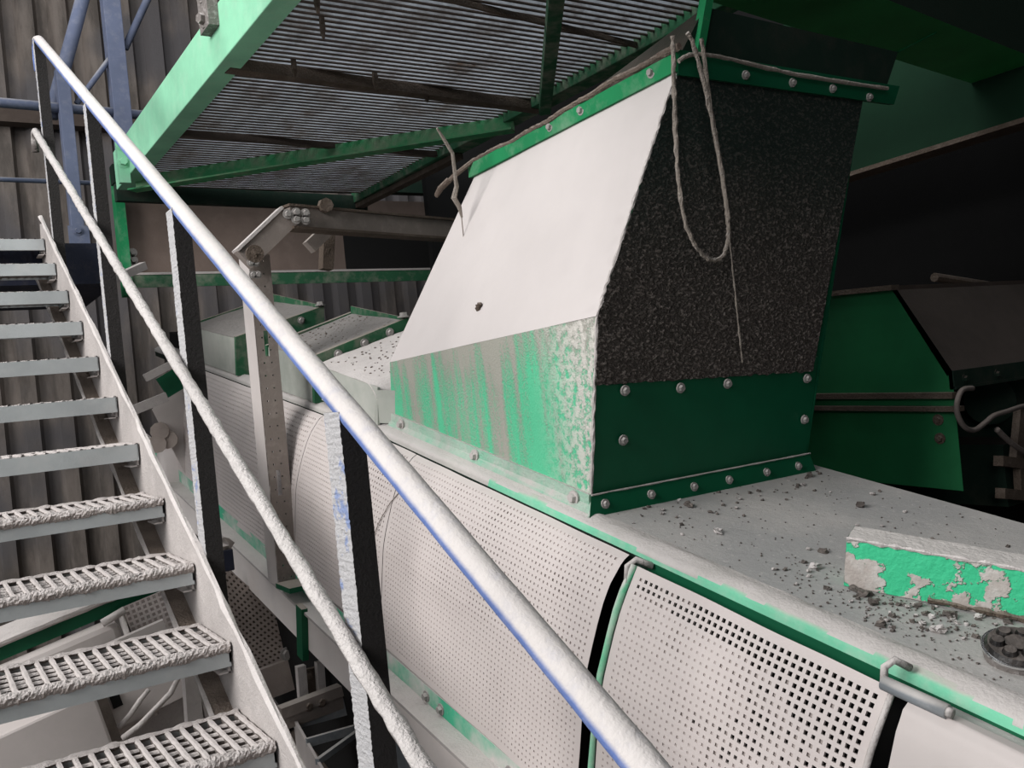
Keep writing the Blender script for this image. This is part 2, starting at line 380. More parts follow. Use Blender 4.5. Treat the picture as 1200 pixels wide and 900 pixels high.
# mid rail runs parallel between the end points
ma=Vector((.640,1.343,-.611)); mb=Vector((.640,5.169,1.516))
ma=ma-(mb-ma)*.12; mb=ma+(mb-ma)*.985
m=MB(); NN=170; P=[ma.lerp(mb,i/NN) for i in range(NN+1)]; e=P[-1]; P+=[e+Vector((0,.03,0)),e+Vector((0,.05,-.03)),e+Vector((0,.05,-.09))]
m.tube(P,.0165,14,0,jit=.0045,js=45); M['midrail']=dusty('mid_rail_dust',(120,112,108),(212,206,202),lo=-.6,hi=.1,namt=.25,nscale=40,bs=1,bd=.01,bscale=110)
m.build('mid_rail',M['midrail'],hr,smooth=True)
def postmat():  # side light painted in: stair-facing side pale dust, other sides near black
    m,nt,b=newmat('railing_post_dust',.85)
    g=nd(nt,'ShaderNodeNewGeometry'); sx=nd(nt,'ShaderNodeSeparateXYZ'); nt.links.new(g.outputs['Normal'],sx.inputs[0])
    f=remap(nt,mth(nt,'MULTIPLY',sx.outputs[0],-1),.45,.65)
    nb=remap(nt,pnoise(nt,22,5,.6),.56,.66); nb2=remap(nt,pnoise(nt,2.0,2,.5),.42,.58)
    d=mixc(nt,mth(nt,'MULTIPLY',nb,nb2),lin((204,202,202)),lin((150,166,206)))
    nt.links.new(mixc(nt,f,lin((44,41,40)),d),b.inputs['Base Color']); bump(nt,b,pnoise(nt,110,5,.7),1,.012); return m
M['post']=postmat()
for yc,wid in ((1.60,.075),(2.66,.07),(3.80,.06),(5.0,.045)):
    m=MB(); zt=rz(yc+.03)-.01; zb=stz(yc)-.12
    X0,X1=SX+.016,SX+.064
    def fn(u,v,yc=yc,zt=zt,zb=zb):
        z=zb+(zt-zb)*u; k=v*4; c=[(X0,yc),(X1,yc),(X1,yc+wid),(X0,yc+wid),(X0,yc)]; i=min(int(k),3); t=k-i
        x=c[i][0]*(1-t)+c[i+1][0]*t; y=c[i][1]*(1-t)+c[i+1][1]*t
        j=noise.noise(Vector((x*30,y*30,z*170)))*.0016+noise.noise(Vector((9,y*30,z*60)))*.0005
        return (x+(j*1.3 if (i==3 or (i==0 and t<.01) or i==4) else 0), y, z)
    m.grid(fn,260,16); m.build('post',M['post'],hr)

# ---------------------------------------------------------------- blue landing structure beyond the stairs
lr=thing('landing_railing','blue pipe railing of the upper landing against the corrugated wall','railing',(.5,5.8,1.05))
m=MB(); m.tube([(-1.2,5.8,1.86),(1.45,5.8,1.82)],.028,12); m.build('top_rail',M['blue_far'],lr,smooth=True)
m=MB(); m.tube([(-1.2,5.8,1.41),(1.0,5.8,1.395)],.014,10); m.build('mid_rail',M['blue_far'],lr,smooth=True)
m=MB(); m.box((.86,5.75,1.0),(.93,5.83,2.05)); m.build('post',M['blue_far'],lr,bevel=.004)
m=MB(); m.box((.84,5.74,.93),(.95,5.755,1.13)); m.bolt((.89,5.74,1.10),(0,-1,0),.018); m.bolt((.895,5.74,.99),(0,-1,0),.018); m.build('base_plate',M['blue_far'],lr)
bc=thing('blue_column','tall blue steel column behind the top of the handrail','column',(1.2,5.8,1.55))
m=MB(); m.box((1.155,5.76,1.55),(1.255,5.86,4.5)); m.build('shaft',M['blue_far'],bc,bevel=.004)
for p,q,r in (((1.26,5.8,2.22),(1.75,5.8,3.2),.022),((.96,5.8,1.86),(1.17,5.8,2.15),.016)):
    m=MB(); m.tube([p,q],r,12); m.build('brace',M['blue_far'],bc,smooth=True)
up=thing('upper_flight_handrail','blue handrail of a higher flight crossing the top left corner','railing',(.9,5.9,1.9))
m=MB(); m.tube([(.83,5.9,1.80),(.90,5.9,2.02),(1.0,5.9,2.32),(1.25,5.9,3.1)],.04,12); m.build('rail',M['blue_far'],up,smooth=True)

m=MB(); m.box((-.6,5.36,.74),(1.0,6.5,.96)); tag(m.build('landing_platform',M['dkblue'],None,ori=Vector((.2,5.9,.74))),'dark blue edge of the upper landing where the stairs end','landing')
# ---------------------------------------------------------------- inclined conveyor casing
cm=thing('conveyor_casing','long inclined conveyor casing with dusty grey deck and green lip','conveyor casing',tuple(Wm(1.9,1.8,-1.5)))
XE=1.41
m=MB(Wm)
m.box((XE+.05,-.3,-.765),(2.36,3.0,-.75)); d=m.build('deck',M['deck'],cm)
# far section dips very slightly
def nfar(a): return -.75-.042*max(0,a-2.95)
m=MB(Wm); m.hexa([(XE+.05,3.0,-.77),(2.9,3.0,-.77),(2.9,6.4,nfar(6.4)-.02),(XE+.05,6.4,nfar(6.4)-.02),(XE+.05,3.0,-.75),(2.9,3.0,-.75),(2.9,6.4,nfar(6.4)),(XE+.05,6.4,nfar(6.4))]); m.build('far_deck',M['deck'],cm)
M['lip']=dusty('lip_dusted_green',(118,196,160),(190,185,180),lo=.55,hi=.9,namt=.45,nscale=7,base=.28,bs=.7,bd=.006)
m=MB(Wm); nseg=120
def lipfn(u,v):
    a=-.3+u*6.7; n0=nfar(a); pts=[(XE+.055,n0+.002),(XE+.030,n0+.005),(XE+.006,n0-.001),(XE-.010,n0-.010),(XE-.014,n0-.028)]
    k=v*4; i=min(int(k),3); t=k-i; x=pts[i][0]*(1-t)+pts[i+1][0]*t; n_=pts[i][1]*(1-t)+pts[i+1][1]*t
    j=noise.noise(Vector((a*14,x*60,n_*30)))*.003+noise.noise(Vector((a*60,x*60,0)))*.0012
    return Wm(x,a,n_+(j if i<3 else 0))
m.grid(lipfn,400,8)
for i in range(400):
    for j in range(8):
        a=-.3+6.7*(i+.5)/400
        edge=5.1+2.2*noise.noise(Vector((a*7,j*.1,4)))
        if j>=edge and a<2.2: m.m[i*8+j]=1
m.build('deck_lip',[M['lipdust'],M['lipgreen']],cm,smooth=True)
m=MB(Wm)
for a0,a1 in ((-.3,1.5),):
    m.hexa([(XE-.012,a0,nfar(a0)-.062),(XE+.05,a0,nfar(a0)-.062),(XE+.05,a1,nfar(a1)-.062),(XE-.012,a1,nfar(a1)-.062),(XE-.012,a0,nfar(a0)-.022),(XE+.05,a0,nfar(a0)-.022),(XE+.05,a1,nfar(a1)-.022),(XE-.012,a1,nfar(a1)-.022)])
m.build('edge_rail',M['green_dark'],cm)
m=MB(Wm)
for a0,a1 in ((1.5,3.0),(3.0,6.4)):
    m.hexa([(XE-.005,a0,nfar(a0)-.062),(XE+.05,a0,nfar(a0)-.062),(XE+.05,a1,nfar(a1)-.062),(XE-.005,a1,nfar(a1)-.062),(XE-.010,a0,nfar(a0)-.022),(XE+.05,a0,nfar(a0)-.022),(XE+.05,a1,nfar(a1)-.022),(XE-.010,a1,nfar(a1)-.022)])
m.build('edge_rail',M['shaftm'],cm)  # far rail coloured near-black, stands in for the dark gap line
m=MB(Wm); m.box((1.50,-.3,-2.1),(2.30,6.4,-.80)); m.build('inner_body',M['black'],cm)  # black box added so the panel holes look dark inside
m=MB(Wm); m.hexa([(1.245,.84,-1.50),(1.30,.84,-1.50),(1.30,6.3,-1.60),(1.245,6.3,-1.60),(1.245,.84,-1.40),(1.30,.84,-1.40),(1.30,6.3,-1.46),(1.245,6.3,-1.46)])
M['sill']=dusty('sill_green_dusty',(72,176,138),(205,198,194),lo=.3,hi=.9,namt=1.0,nscale=3.2,base=.38,bs=.3)
sl_=m.build('sill',M['sill'],cm)
for px,py in ((500,800),(517,818),(598,885),(610,893),(316,628),(326,636)):
    a=onm(0,1.245,px,py)
    m=MB(Wm); m.bolt(tuple(Wm(1.245,a[1],-1.45)),(-1,0,0),.012); m.build('bolt',M['bolt'],sl_)

# perforated guard panels: real punched grid, dust bridging many of the holes
PROF=[(1.358,-.78),(1.328,-.84),(1.31,-.88),(1.294,-.93),(1.28,-.985),(1.27,-1.03),(1.262,-1.08),(1.256,-1.18),(1.25,-1.3),(1.245,-1.41)]
PN=list(PROF); PF=[(1.385,-.778),(1.365,-.79)]+PROF[1:]
LEN=[0]
def setprof(far):
    PROF[:]=PF if far else PN; LEN[:]=[0]
    for a_,b_ in zip(PROF,PROF[1:]): LEN.append(LEN[-1]+math.dist(a_,b_))
setprof(False)
def prof(s):
    s=max(0,min(s,LEN[-1]-1e-6))
    for i in range(len(PROF)-1):
        if s<=LEN[i+1]:
            t=(s-LEN[i])/(LEN[i+1]-LEN[i]); return (PROF[i][0]*(1-t)+PROF[i+1][0]*t, PROF[i][1]*(1-t)+PROF[i+1][1]*t, PROF[i+1][0]-PROF[i][0], PROF[i+1][1]-PROF[i][1])
M['mesh']=dusty('perforated_sheet_dusty',(188,178,174),(198,189,185),lo=-.5,hi=.5,namt=.3,nscale=5,bs=.25,bd=.003,bscale=140,var=.05)
M['pit']=dusty('dust_in_holes',(168,158,153),(180,170,165),namt=.3,nscale=20,bs=.3)
def panel(a0,a1,openfn,pitch,label):
    setprof(a0>1.5)
    m=MB(Wm); L=LEN[-1]; nu=int((a1-a0)/pitch); nv=int(L/pitch)
    pu=(a1-a0)/nu; pv=L/nv; h=.27
    def P(i,j,dep=0):        # i,j in cell units
        a=a0+i*pu; s=j*pv; x,n_,dx,dn=prof(s); l=math.hypot(dx,dn)
        nx,nn=-abs(dn)/l, (dx/l if dn>0 else -dx/l)
        dn_=nfar(a)+.75
        wv=.004*noise.noise(Vector((a*5,s*5,1)))
        return (x-nx*dep+nx*wv*0 - wv, a, n_-nn*dep+dn_*1.0)
    base={}
    def V(i,j,dep=0):
        k=(round(i,3),round(j,3),dep)
        if k not in base: base[k]=len(m.v); m.v.append(Wm(*P(i,j,dep)))
        return base[k]
    def q(a,b,c,d,mi=0): m.f.append([a,b,c,d]); m.m.append(mi)
    for i in range(nu):
        for j in range(nv):
            edge = i<1 or j<1 or i>=nu-1 or j>=nv-1
            if edge: q(V(i,j),V(i+1,j),V(i+1,j+1),V(i,j+1)); continue
            o=openfn((i+.5)*pu/(a1-a0),(j+.5)/nv)   # 0 filled .. 1 open
            hh=h*(.55+.45*min(1,o*1.3))
            if o<.04: hh=.16
            lo_,hi_=.5-hh,.5+hh
            A_=[V(i,j),V(i+1,j),V(i+1,j+1),V(i,j+1)]
            B_=[V(i+lo_,j+lo_),V(i+hi_,j+lo_),V(i+hi_,j+hi_),V(i+lo_,j+hi_)]
            for k in range(4): q(A_[k],A_[(k+1)%4],B_[(k+1)%4],B_[k])
            dep=.0012+.004*min(1,o*2)
            D_=[V(i+lo_,j+lo_,dep),V(i+hi_,j+lo_,dep),V(i+hi_,j+hi_,dep),V(i+lo_,j+hi_,dep)]
            for k in range(4): q(B_[k],B_[(k+1)%4],D_[(k+1)%4],D_[k],1 if o>.3 else 0)
            if o<.5: q(*D_,1)
    t=thing('guard_panel',label,'guard panel',tuple(Wm(1.25,(a0+a1)/2,-1.41)),'perforated guard panels along the conveyor side')
    m.build('perforated_sheet',[M['mesh'],M['pit']],t,recalc=False)
    # rolled edge along both ends and the top
    for aa in ((a0-.001,) if a0<1 else ()):
        r=MB(Wm); r.tube([(x-.001,aa,n_+nfar(aa)+.75) for x,n_ in PROF],.006,8); r.build('edge_rod',M['green_lit'] if aa>a0 and a0<1 else M['dust'],t,smooth=True)
    return t
def open_near(u,v):
    # u 0 near .. 1 far ; more open towards the near end and along the lower edge
    nz_=noise.noise(Vector((u*6,v*6,3)))*.45+noise.noise(Vector((u*25,v*25,9)))*.25+(random.random()-.5)*.30
    o=.85-u*1.15+nz_+.55*max(0,.12-v)/.12*(1-u*.4)
    if v<.10: o+=.45
    return max(0,min(1,o))
def open_far(u,v):
    nz_=noise.noise(Vector((u*7,v*7,13)))*.25+(random.random()-.5)*.25
    return max(0,min(.35,.02+nz_*.8+ (.12 if v<.5 and u<.5 else 0)))
panel(.835,1.49,open_near,.0165,'perforated guard panel nearest the camera, holes open at its near end')
panel(1.550,2.62,open_far,.0165,'long perforated guard panel behind the thick handrail, holes caked with dust')
panel(2.624,3.42,open_far,.0175,'perforated guard panel just beyond the near blue post, behind the drilled column')
panel(3.424,5.6,open_far,.020,'farthest perforated guard panel at the left end of the conveyor side')
setprof(False)
# solid cover at the very near end
m=MB(Wm)
def fn(u,v):
    a=.79-u*.9; s=-.03+v*.75
    pr=[(1.36,-.775),(1.335,-.772),(1.318,-.785),(1.305,-.82),(1.285,-.92),(1.265,-1.05),(1.25,-1.4)]
    k=v*6; i=min(int(k),5); t=k-i
    x=pr[i][0]*(1-t)+pr[i+1][0]*t; n_=pr[i][1]*(1-t)+pr[i+1][1]*t
    return Wm(x+.001*noise.noise(Vector((a*9,v*9,0))),a,n_)
m.grid(fn,20,24)
sc=m.build('side_cover',M['dust_smooth'],None,smooth=True,recalc=False,ori=Wm(1.25,.4,-1.4)); tag(sc,'plain smooth dusty side cover in the bottom right corner','cover')
m=MB(Wm); m.box((1.362,-.3,-.80),(1.40,.785,-.785)); m.build('gutter',M['deck'],cm)
# pin and clips
pn=thing('hinge_pin','short grey round pin sticking out at the top corner of the near guard panel','pin',tuple(Wm(1.33,.79,-.75)))
m=MB(Wm); m.tube([(1.335,.84,-.765),(1.335,.725,-.762)],.0125,16); m.build('shaft',M['galv'],pn,smooth=True)
m=MB(Wm); m.tube([(1.335,.727,-.762),(1.335,.716,-.762)],[.009,.0085],12); m.build('tip',M['bolt'],pn,smooth=True)
m=MB(Wm); m.tube([(1.345,.845,-.775),(1.35,.85,-.745),(1.37,.845,-.735),(1.395,.83,-.75)],.007,8); m.build('hook',M['dust'],pn,smooth=True)
hk=MB(Wm); hk.tube([(1.335,1.50,-.82),(1.345,1.51,-.785),(1.365,1.505,-.772),(1.395,1.48,-.785)],.008,8,jit=.003,js=90)
tag(hk.build('wire_hook',M['dust'],None,smooth=True,ori=Wm(1.35,1.5,-.79)),'bent dusty wire hook over the gap between the two nearest guard panels','hook')
m=MB(Wm); m.tube([(x-.002,1.500,n_) for x,n_ in PROF],.0085,8,jit=.003,js=60)
tag(m.build('gap_rod',M['green_lit'],None,smooth=True,ori=Wm(1.25,1.517,-1.41)),'pale green bent rod standing in the gap between the two nearest guard panels','rod')
m=MB(Wm)
P=[onm(0,1.236,px,py) for px,py in ((457,560),(448,575),(440,592),(434,612),(430,632),(425,655))]
P=[(prof(min(max(-.79-p[2],0),.6))[0]-.012,p[1],p[2]) for p in P]
tag(m.fr and (m.tube(P,.0016,6) or m.build('loose_wire',M['galv_dark'],None,smooth=True,ori=Wm(*P[-1]))),'thin curved wire hanging over the long guard panel right of the near post','wire')

# lower longitudinal beam and underside
lb=thing('support_beam','wide dust-covered support beam running under the guard panels','beam',tuple(Wm(1.17,3.2,-1.6)))
m=MB(Wm)
m.hexa([(1.19,1.2,-1.615),(1.24,1.2,-1.615),(1.24,6.0,-1.68),(1.19,6.0,-1.68),(1.19,1.2,-1.46),(1.24,1.2,-1.46),(1.24,6.0,-1.53),(1.19,6.0,-1.53)])
m.build('web',M['beamdust'],lb,bevel=.003)
m=MB(Wm); m.hexa([(1.175,1.2,-1.465),(1.245,1.2,-1.465),(1.245,6.0,-1.535),(1.175,6.0,-1.535),(1.175,1.2,-1.455),(1.245,1.2,-1.455),(1.245,6.0,-1.525),(1.175,6.0,-1.525)]); m.build('top_flange',M['dust'],lb)
a=onm(0,1.18,355,735)
m=MB(Wm); m.box((1.165,a[1]-.03,-1.68),(1.189,a[1]+.03,-1.47)); m.build('green_stiffener',M['green_dark'],lb)
a=onm(0,1.148,315,630)
m=MB(Wm)
def fn(u,v):
    n_=-1.60-v*.75; x=1.27+.10*v
    return Wm(x,2.6+u*3.2,n_-.0*u)
m.grid(fn,8,6)
M['under']=dusty('underside_dusty_mesh',(168,156,148),(184,172,164),namt=.4,nscale=12,bs=.6,bd=.006,bscale=60)
tag(m.build('underside_cover',M['soot'],None,recalc=False,ori=Wm(1.3,4,-2.3)),'black sheet cover hanging in the dark under the support beam','cover')  # black colour carries the shade under the beam

# ---------------------------------------------------------------- cover boxes on the far deck
def ea0(m,t): return m.build('end_angle',M['wgreen'],t)
def coverbox(a0,a1,h0,h1,xr,label,xl=XE,rise=.14,sideM=None):
    t=thing('cover_box',label,'cover box',tuple(Wm((xl+xr)/2,(a0+a1)/2,nfar(a0))),'sheet metal cover boxes on the far deck')
    m=MB(Wm); n0,n1=nfar(a0)+.002,nfar(a1)+.002
    m.hexa([(xl,a0,n0),(xl+.012,a0,n0),(xl+.012,a1,n1),(xl,a1,n1),(xl,a0,n0+h0),(xl+.012,a0,n0+h0),(xl+.012,a1,n1+h1),(xl,a1,n1+h1)]); m.build('side_panel',sideM or M['cover_side'],t)
    m=MB(Wm)
    def fn(u,v): 
        a=a0+(a1-a0)*u; x=xl+(xr-xl)*v
        return Wm(x,a,(n0+h0)*(1-u)+(n1+h1)*u+.002+v*rise+.003*noise.noise(Vector((a*9,x*9,0))))
    m.grid(fn,24,24); m.build('lid',M['cover_top'],t,recalc=False)
    for aa,hh in ((a0,h0),(a1,h1)):
        nn=nfar(aa)
        m=MB(Wm); y0_,y1_=aa-.012,aa+.012; m.hexa([(xl-.008,y0_,nn+.002),(xr,y0_,nn+.002),(xr,y1_,nn+.002),(xl-.008,y1_,nn+.002),(xl-.008,y0_,nn+hh+.012),(xr,y0_,nn+hh+rise+.012),(xr,y1_,nn+hh+rise+.012),(xl-.008,y1_,nn+hh+.012)]); ea=m.build('end_angle',M['wgreen'],t) if aa==a1 else ea0(m,t)
    m=MB(Wm); m.box((xr-.01,a0,n0),(xr,a1,n0+min(h0,h1)+rise+.012)); m.build('rear_rail',M['wgreen'],t)
    for k in range(3):
        m=MB(Wm); m.bolt(tuple(Wm(xl+.10+k*.12,a0-.012,nfar(a0)+h0-.02+rise*(.10+k*.12)/(xr-xl))),tuple(Wm(0,-1,0)),.013); m.build('bolt',M['bolt'],ea)
    m=MB(Wm); m.bolt(tuple(Wm(xr-.02,a0-.01,n0+h0+rise+.012)),(0,0,1),.02)
    m.build('lug',M['bolt'],t)
    return t
M['cover_side']=dusty('cover_side_sheet',(158,164,154),(192,188,182),lo=.3,hi=.9,namt=.3,nscale=3,base=.3,bs=.15)
M['cover_top']=dusty('cover_top_dust',(132,128,124),(152,147,143),lo=.2,hi=.8,namt=.5,nscale=30,bs=.9,bd=.01,bscale=50)
coverbox(4.62,5.55,.19,.19,1.88,'farthest sheet metal cover box, lower lid, on the conveyor deck below the wall')
coverbox(3.57,4.15,.19,.185,1.84,'middle sheet metal cover box with dusty lid and green frame on the conveyor deck')
# near cover with rolled end
t=thing('rolled_end_cover','low cover with a rolled curved end plate left of the hopper','cover',tuple(Wm(1.7,3.2,-.75)))
m=MB(Wm); m.box((XE,2.97,-.75),(XE+.01,3.50,-.61)); m.build('side_panel',M['cover_side'],t)
m=MB(Wm)
def fn(u,v):
    a=3.55-u*.58; x=XE-.003+(1.86-XE)*v; dr=v*.13
    if u>.85: dr-=.05*((u-.85)/.15)**2
    return Wm(x,a,-.608+dr+.003*noise.noise(Vector((a*12,x*12,0))))
m.grid(fn,30,16); m.build('lid',M['dust'],t,recalc=False)
m=MB(Wm)
def fn(u,v):
    an=math.pi*.5*u
    return Wm(XE-.004+.09*math.sin(an)*.6,2.97-.10*math.sin(an)*1.0+ .02*v,-.62-.125*v+.01*math.sin(an))
m.grid(fn,12,6); m.build('rolled_end',M['cover_side'],t,smooth=True,recalc=False)

# ---------------------------------------------------------------- hopper chute
hp=thing('hopper_chute','large green hopper chute with white dusted slope, standing on the conveyor deck','hopper',tuple(Wm(1.9,2.3,-.75)))
A0,A1=1.78,2.93
BL0=(1.45,A0,-.75);BR0=(2.30,A0,-.75);BL1=(1.45,A1,-.75);BR1=(2.30,A1,-.75)
KL0=(1.447,A0,-.237);KL1=(1.44,A1,-.515);KR0=(2.33,A0,-.237);KR1=(2.33,A1,-.50)
TL0=(1.68,A0,.38);TL1=(1.76,2.88,.15);TR0=(2.43,A0,.385);TR1=(2.46,2.88,.15)
def sheet(name,pts,mat,th=.006,sub=0):
    m=MB(Wm); a,b,c,d=[Vector(p) for p in pts]
    n=(b-a).cross(d-a).normalized()*th
    m.hexa([a,b,c,d,a-n,b-n,c-n,d-n]); return m.build(name,mat,hp)
sheet('box_side',[BL1,BL0,KL0,KL1],M['streak'])
M['slope']=dusty('white_dust_slope',(186,179,176),(196,189,186),lo=-.4,hi=.6,namt=.15,nscale=3,bs=.12,bd=.006,bscale=25,var=.04)
m=MB(Wm); a,b,c,d=map(Vector,(KL1,KL0,TL0,TL1))
def fn(u,v):
    p=(a.lerp(b,u)).lerp(d.lerp(c,u),v); e=max(0,(u-.93)/.07)
    j=e*.006*noise.noise(p*40)+.0015*noise.noise(p*6)
    return Wm(p.x+j-.001,p.y-e*.004*abs(noise.noise(p*55)),p.z)
m.grid(fn,90,60); m.build('slope_panel',M['slope'],hp,smooth=True,recalc=False)
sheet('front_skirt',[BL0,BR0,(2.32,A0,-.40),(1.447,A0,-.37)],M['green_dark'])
m=MB(Wm)
pl=[(1.447,A0,-.41),(2.292,A0,-.445),KR0,TR0,TL0,KL0]
def fn(u,v):
    n0=-.412-.03*u; 
    n_=n0+(.375-n0)*v
    xl=1.447 if n_<-.237 else 1.447+(1.68-1.447)*(n_+.237)/.617
    xr=2.292+(2.43-2.292)*(n_+.445)/.825
    p=Vector((xl+(xr-xl)*u,A0-.006,n_))
    j=noise.noise(Vector((p.x*70,3,p.z*110)))*.5+noise.noise(Vector((p.x*150,8,p.z*190)))*.4
    am=.0045*max(.15,min(1,(.35-n_)*1.6))
    if v==0: n_j=noise.noise(Vector((p.x*40,0,0)))*.006
    else: n_j=0
    return Wm(p.x,p.y-am*max(0,j+.25),n_+n_j)
m.grid(fn,230,230); m.build('front_panel',M['lumpy'],hp,recalc=False,smooth=True)
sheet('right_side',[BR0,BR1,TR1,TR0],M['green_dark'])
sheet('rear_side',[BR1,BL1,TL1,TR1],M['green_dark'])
# corner dust bead
m=MB(Wm); P=[]
for p,q,k in ((BL0,KL0,30),(KL0,TL0,50)):
    for i in range(k): P.append(tuple(Vector(p).lerp(Vector(q),i/k)))
m.tube(P,.0045,6,jit=.006,js=70); m.build('corner_bead',M['dust'],hp)
# base flanges
m=MB(Wm)
m.hexa([(1.415,A0-.03,-.752),(1.45,A0-.005,-.752),(1.45,A1,-.752),(1.415,A1,-.752),(1.425,A0-.03,-.744),(1.45,A0-.005,-.715),(1.45,A1,-.715),(1.43,A1,-.744)])
m.box((1.440,A0-.003,-.75),(1.450,A1,-.700)); m.build('side_flange',M['flange'],hp)
m=MB(Wm)
m.hexa([(1.418,A0-.035,-.752),(2.31,A0-.035,-.752),(2.30,A0-.002,-.752),(1.448,A0-.002,-.752),(1.44,A0-.012,-.700),(2.30,A0-.012,-.700),(2.30,A0-.002,-.700),(1.448,A0-.002,-.700)])
m.build('front_flange',M['green_dark'],hp)
m=MB(Wm); m.tube([(1.44+.0287*i,A0-.014,-.698) for i in range(31)],.0025,5,jit=.002,js=80); m.build('flange_dust_line',M['dust'],hp)
def onA(px,py,a=A0): return onm(1,a,px,py)
for px,py in ((730,457),(795,454),(850,449),(943,443),(728,515),(940,491)):
    p=onA(px,py); m=MB(Wm); m.bolt(tuple(Wm(p[0],A0-.008,p[2])),tuple(Wm(0,-1,0)),.0095); m.build('bolt',M['bolt'],hp)
for px,py in ((708,590),(762,579),(812,570),(853,562),(897,553),(934,546)):
    p=onA(px,py,A0-.02); m=MB(Wm); m.bolt(tuple(Wm(p[0],A0-.024,p[2])),tuple(Wm(0,-1,.3)),.0085); m.build('bolt',M['bolt'],hp)
for px,py in ((470,508),(556,546),(672,590)):
    p=onm(0,1.435,px,py); m=MB(Wm); m.bolt(tuple(Wm(1.436,p[1],-.722)),(-1,0,0),.013); m.build('bolt',M['dust'],hp)
# top lip
m=MB(Wm)
def lipbar(p,q,h,out,mi=0):
    p,q=Vector(p),Vector(q); o=Vector(out)
    m.hexa([p,q,q+o*.6,p+o*.6,p+Vector((0,0,h)),q+Vector((0,0,h)),q+Vector((0,0,h))+o,p+Vector((0,0,h))+o],mi)
m.hexa([(TL0[0]-.016,A0-.012,.37),(TL0[0],A0-.012,.37),(TL1[0],2.90,.14),(TL1[0]-.016,2.90,.14),(TL0[0]-.02,A0-.012,.415),(TL0[0],A0-.012,.415),(TL1[0],2.90,.185),(TL1[0]-.02,2.90,.185)])
m.build('side_lip',M['green'],hp)
m=MB(Wm); m.hexa([(TL0[0]-.016,A0-.02,.36),(2.56,A0-.02,.36),(2.56,A0,.36),(TL0[0],A0,.36),(TL0[0]-.016,A0-.02,.42),(2.58,A0-.02,.415),(2.58,A0,.415),(TL0[0],A0,.42)]); m.build('front_lip',M['green_dark'],hp)
for px,py in ((770,85),(680,130),(640,150),(873,88),(928,97),(975,104),(1018,114)):
    m=MB(Wm)
    if px<800:
        p=onm(0,1.69,px,py); m.bolt(tuple(Wm(1.665+.07*max(0,(p[1]-1.78)),p[1],.395-.205*(p[1]-1.78))),(-1,0,0),.010)
    else:
        p=onA(px,py,A0-.02); m.bolt(tuple(Wm(p[0],A0-.022,p[2])),tuple(Wm(0,-1,0)),.008)
    m.build('bolt',M['bolt'],hp)
# drill hole plug
p=onm(0,1.52,572,355); 
m=MB(Wm); kk=Vector(KL1).lerp(Vector(KL0),.45); tt=Vector(TL1).lerp(Vector(TL0),.45); pp=kk.lerp(tt,.18)
m.lump((pp.x-.004,pp.y,pp.z),.012,.9,seg=8); m.lump((pp.x-.006,pp.y-.008,pp.z+.010),.008,.9,seg=8); m.build('plug',M['brown'],hp)
# upper shaft above the lip
us=thing('upper_chute','dark green upper chute rising from the hopper rim to the platform beam','chute',tuple(Wm(2.1,2.3,.42)))
m=MB(Wm); m.hexa([(1.70,A0+.01,.42),(2.56,A0+.01,.42),(2.56,2.80,.19),(1.80,2.80,.19),(1.775,A0+.01,.54),(2.60,A0+.01,.52),(2.60,2.80,.36),(1.86,2.80,.235)])
m.build('shaft_wall',M['shaftm'],us)
m=MB(Wm); m.hexa([(1.74,A0-.005,.415),(1.765,A0-.005,.415),(1.765,A0+.02,.415),(1.74,A0+.02,.415),(1.765,A0-.005,.56),(1.79,A0-.005,.56),(1.79,A0+.02,.56),(1.765,A0+.02,.56)]); m.build('corner_angle',M['green'],us)

M['ropedark']=dusty('dusty_brown_rope',(112,98,88),(150,138,128),namt=.6,nscale=60,bs=1,bd=.008,bscale=200)
# rope lying along the rim and hanging loops
m=MB(Wm); P=[]
L0=Vector((1.655,A0-.03,.425)); L1=Vector((1.745,2.86,.200))
for i in range(60):
    u=i/59; p=L0.lerp(L1,u); P.append((p.x,p.y,p.z+.005*math.sin(u*7)+.002*math.sin(u*31)))
P+= [(1.70,2.93,.145),(1.66,2.95,.10),(1.63,2.93,.075),(1.625,2.90,.10),(1.65,2.88,.13)]
m.tube(P,.0085,8,jit=.004,js=90)
tag(m.build('rim_rope',M['ropedark'],None,ori=Wm(1.66,2.3,.4)),'thick dusty rope lying along the upper rim of the hopper','rope')
m=MB(Wm); m.tube([onm(1,2.75,px,py) for px,py in ((512,150),(520,162),(530,180),(533,200),(535,218),(532,232),(538,243),(541,255))],[.004,.005,.008,.007,.009,.012,.008,.004],8,jit=.006,js=90)
m.tube([onm(1,2.75,px,py) for px,py in ((541,255),(543,275),(545,305))],.002,5)
tag(m.build('frayed_rope',M['rope'],None,ori=Vector(Wm(*onm(1,2.75,541,255)))),'frayed knotted rope end hanging at the far corner of the hopper rim','rope')
def smooth(pts,n=6):
    out=[]
    for i in range(len(pts)-1):
        p0=Vector(pts[max(i-1,0)]);p1=Vector(pts[i]);p2=Vector(pts[i+1]);p3=Vector(pts[min(i+2,len(pts)-1)])
        for k in range(n):
            t=k/n; out.append(.5*((2*p1)+(p2-p0)*t+(2*p0-5*p1+4*p2-p3)*t*t+(3*p1-p0-3*p2+p3)*t**3))
    out.append(Vector(pts[-1])); return out
loop=[onm(1,1.71,px,py) for px,py in ((788,42),(789,70),(790,110),(792,160),(795,210),(802,255),(812,283),(825,300),(838,305),(848,298),(853,280),(853,255),(849,225),(842,180),(832,130),(822,85),(811,48),(806,38))]
m=MB(Wm); m.tube(smooth(loop),.0055,8,jit=.004,js=110)
tag(m.build('hanging_rope_loop',M['rope'],None,ori=Wm(1.7,1.71,-.1)),'long dusty rope loop hanging down over the dark hopper front','rope')
l2=[onm(1,1.73,px,py) for px,py in ((822,45),(826,75),(832,120),(840,170),(849,220),(853,262),(857,300),(862,350),(866,390),(870,425))]
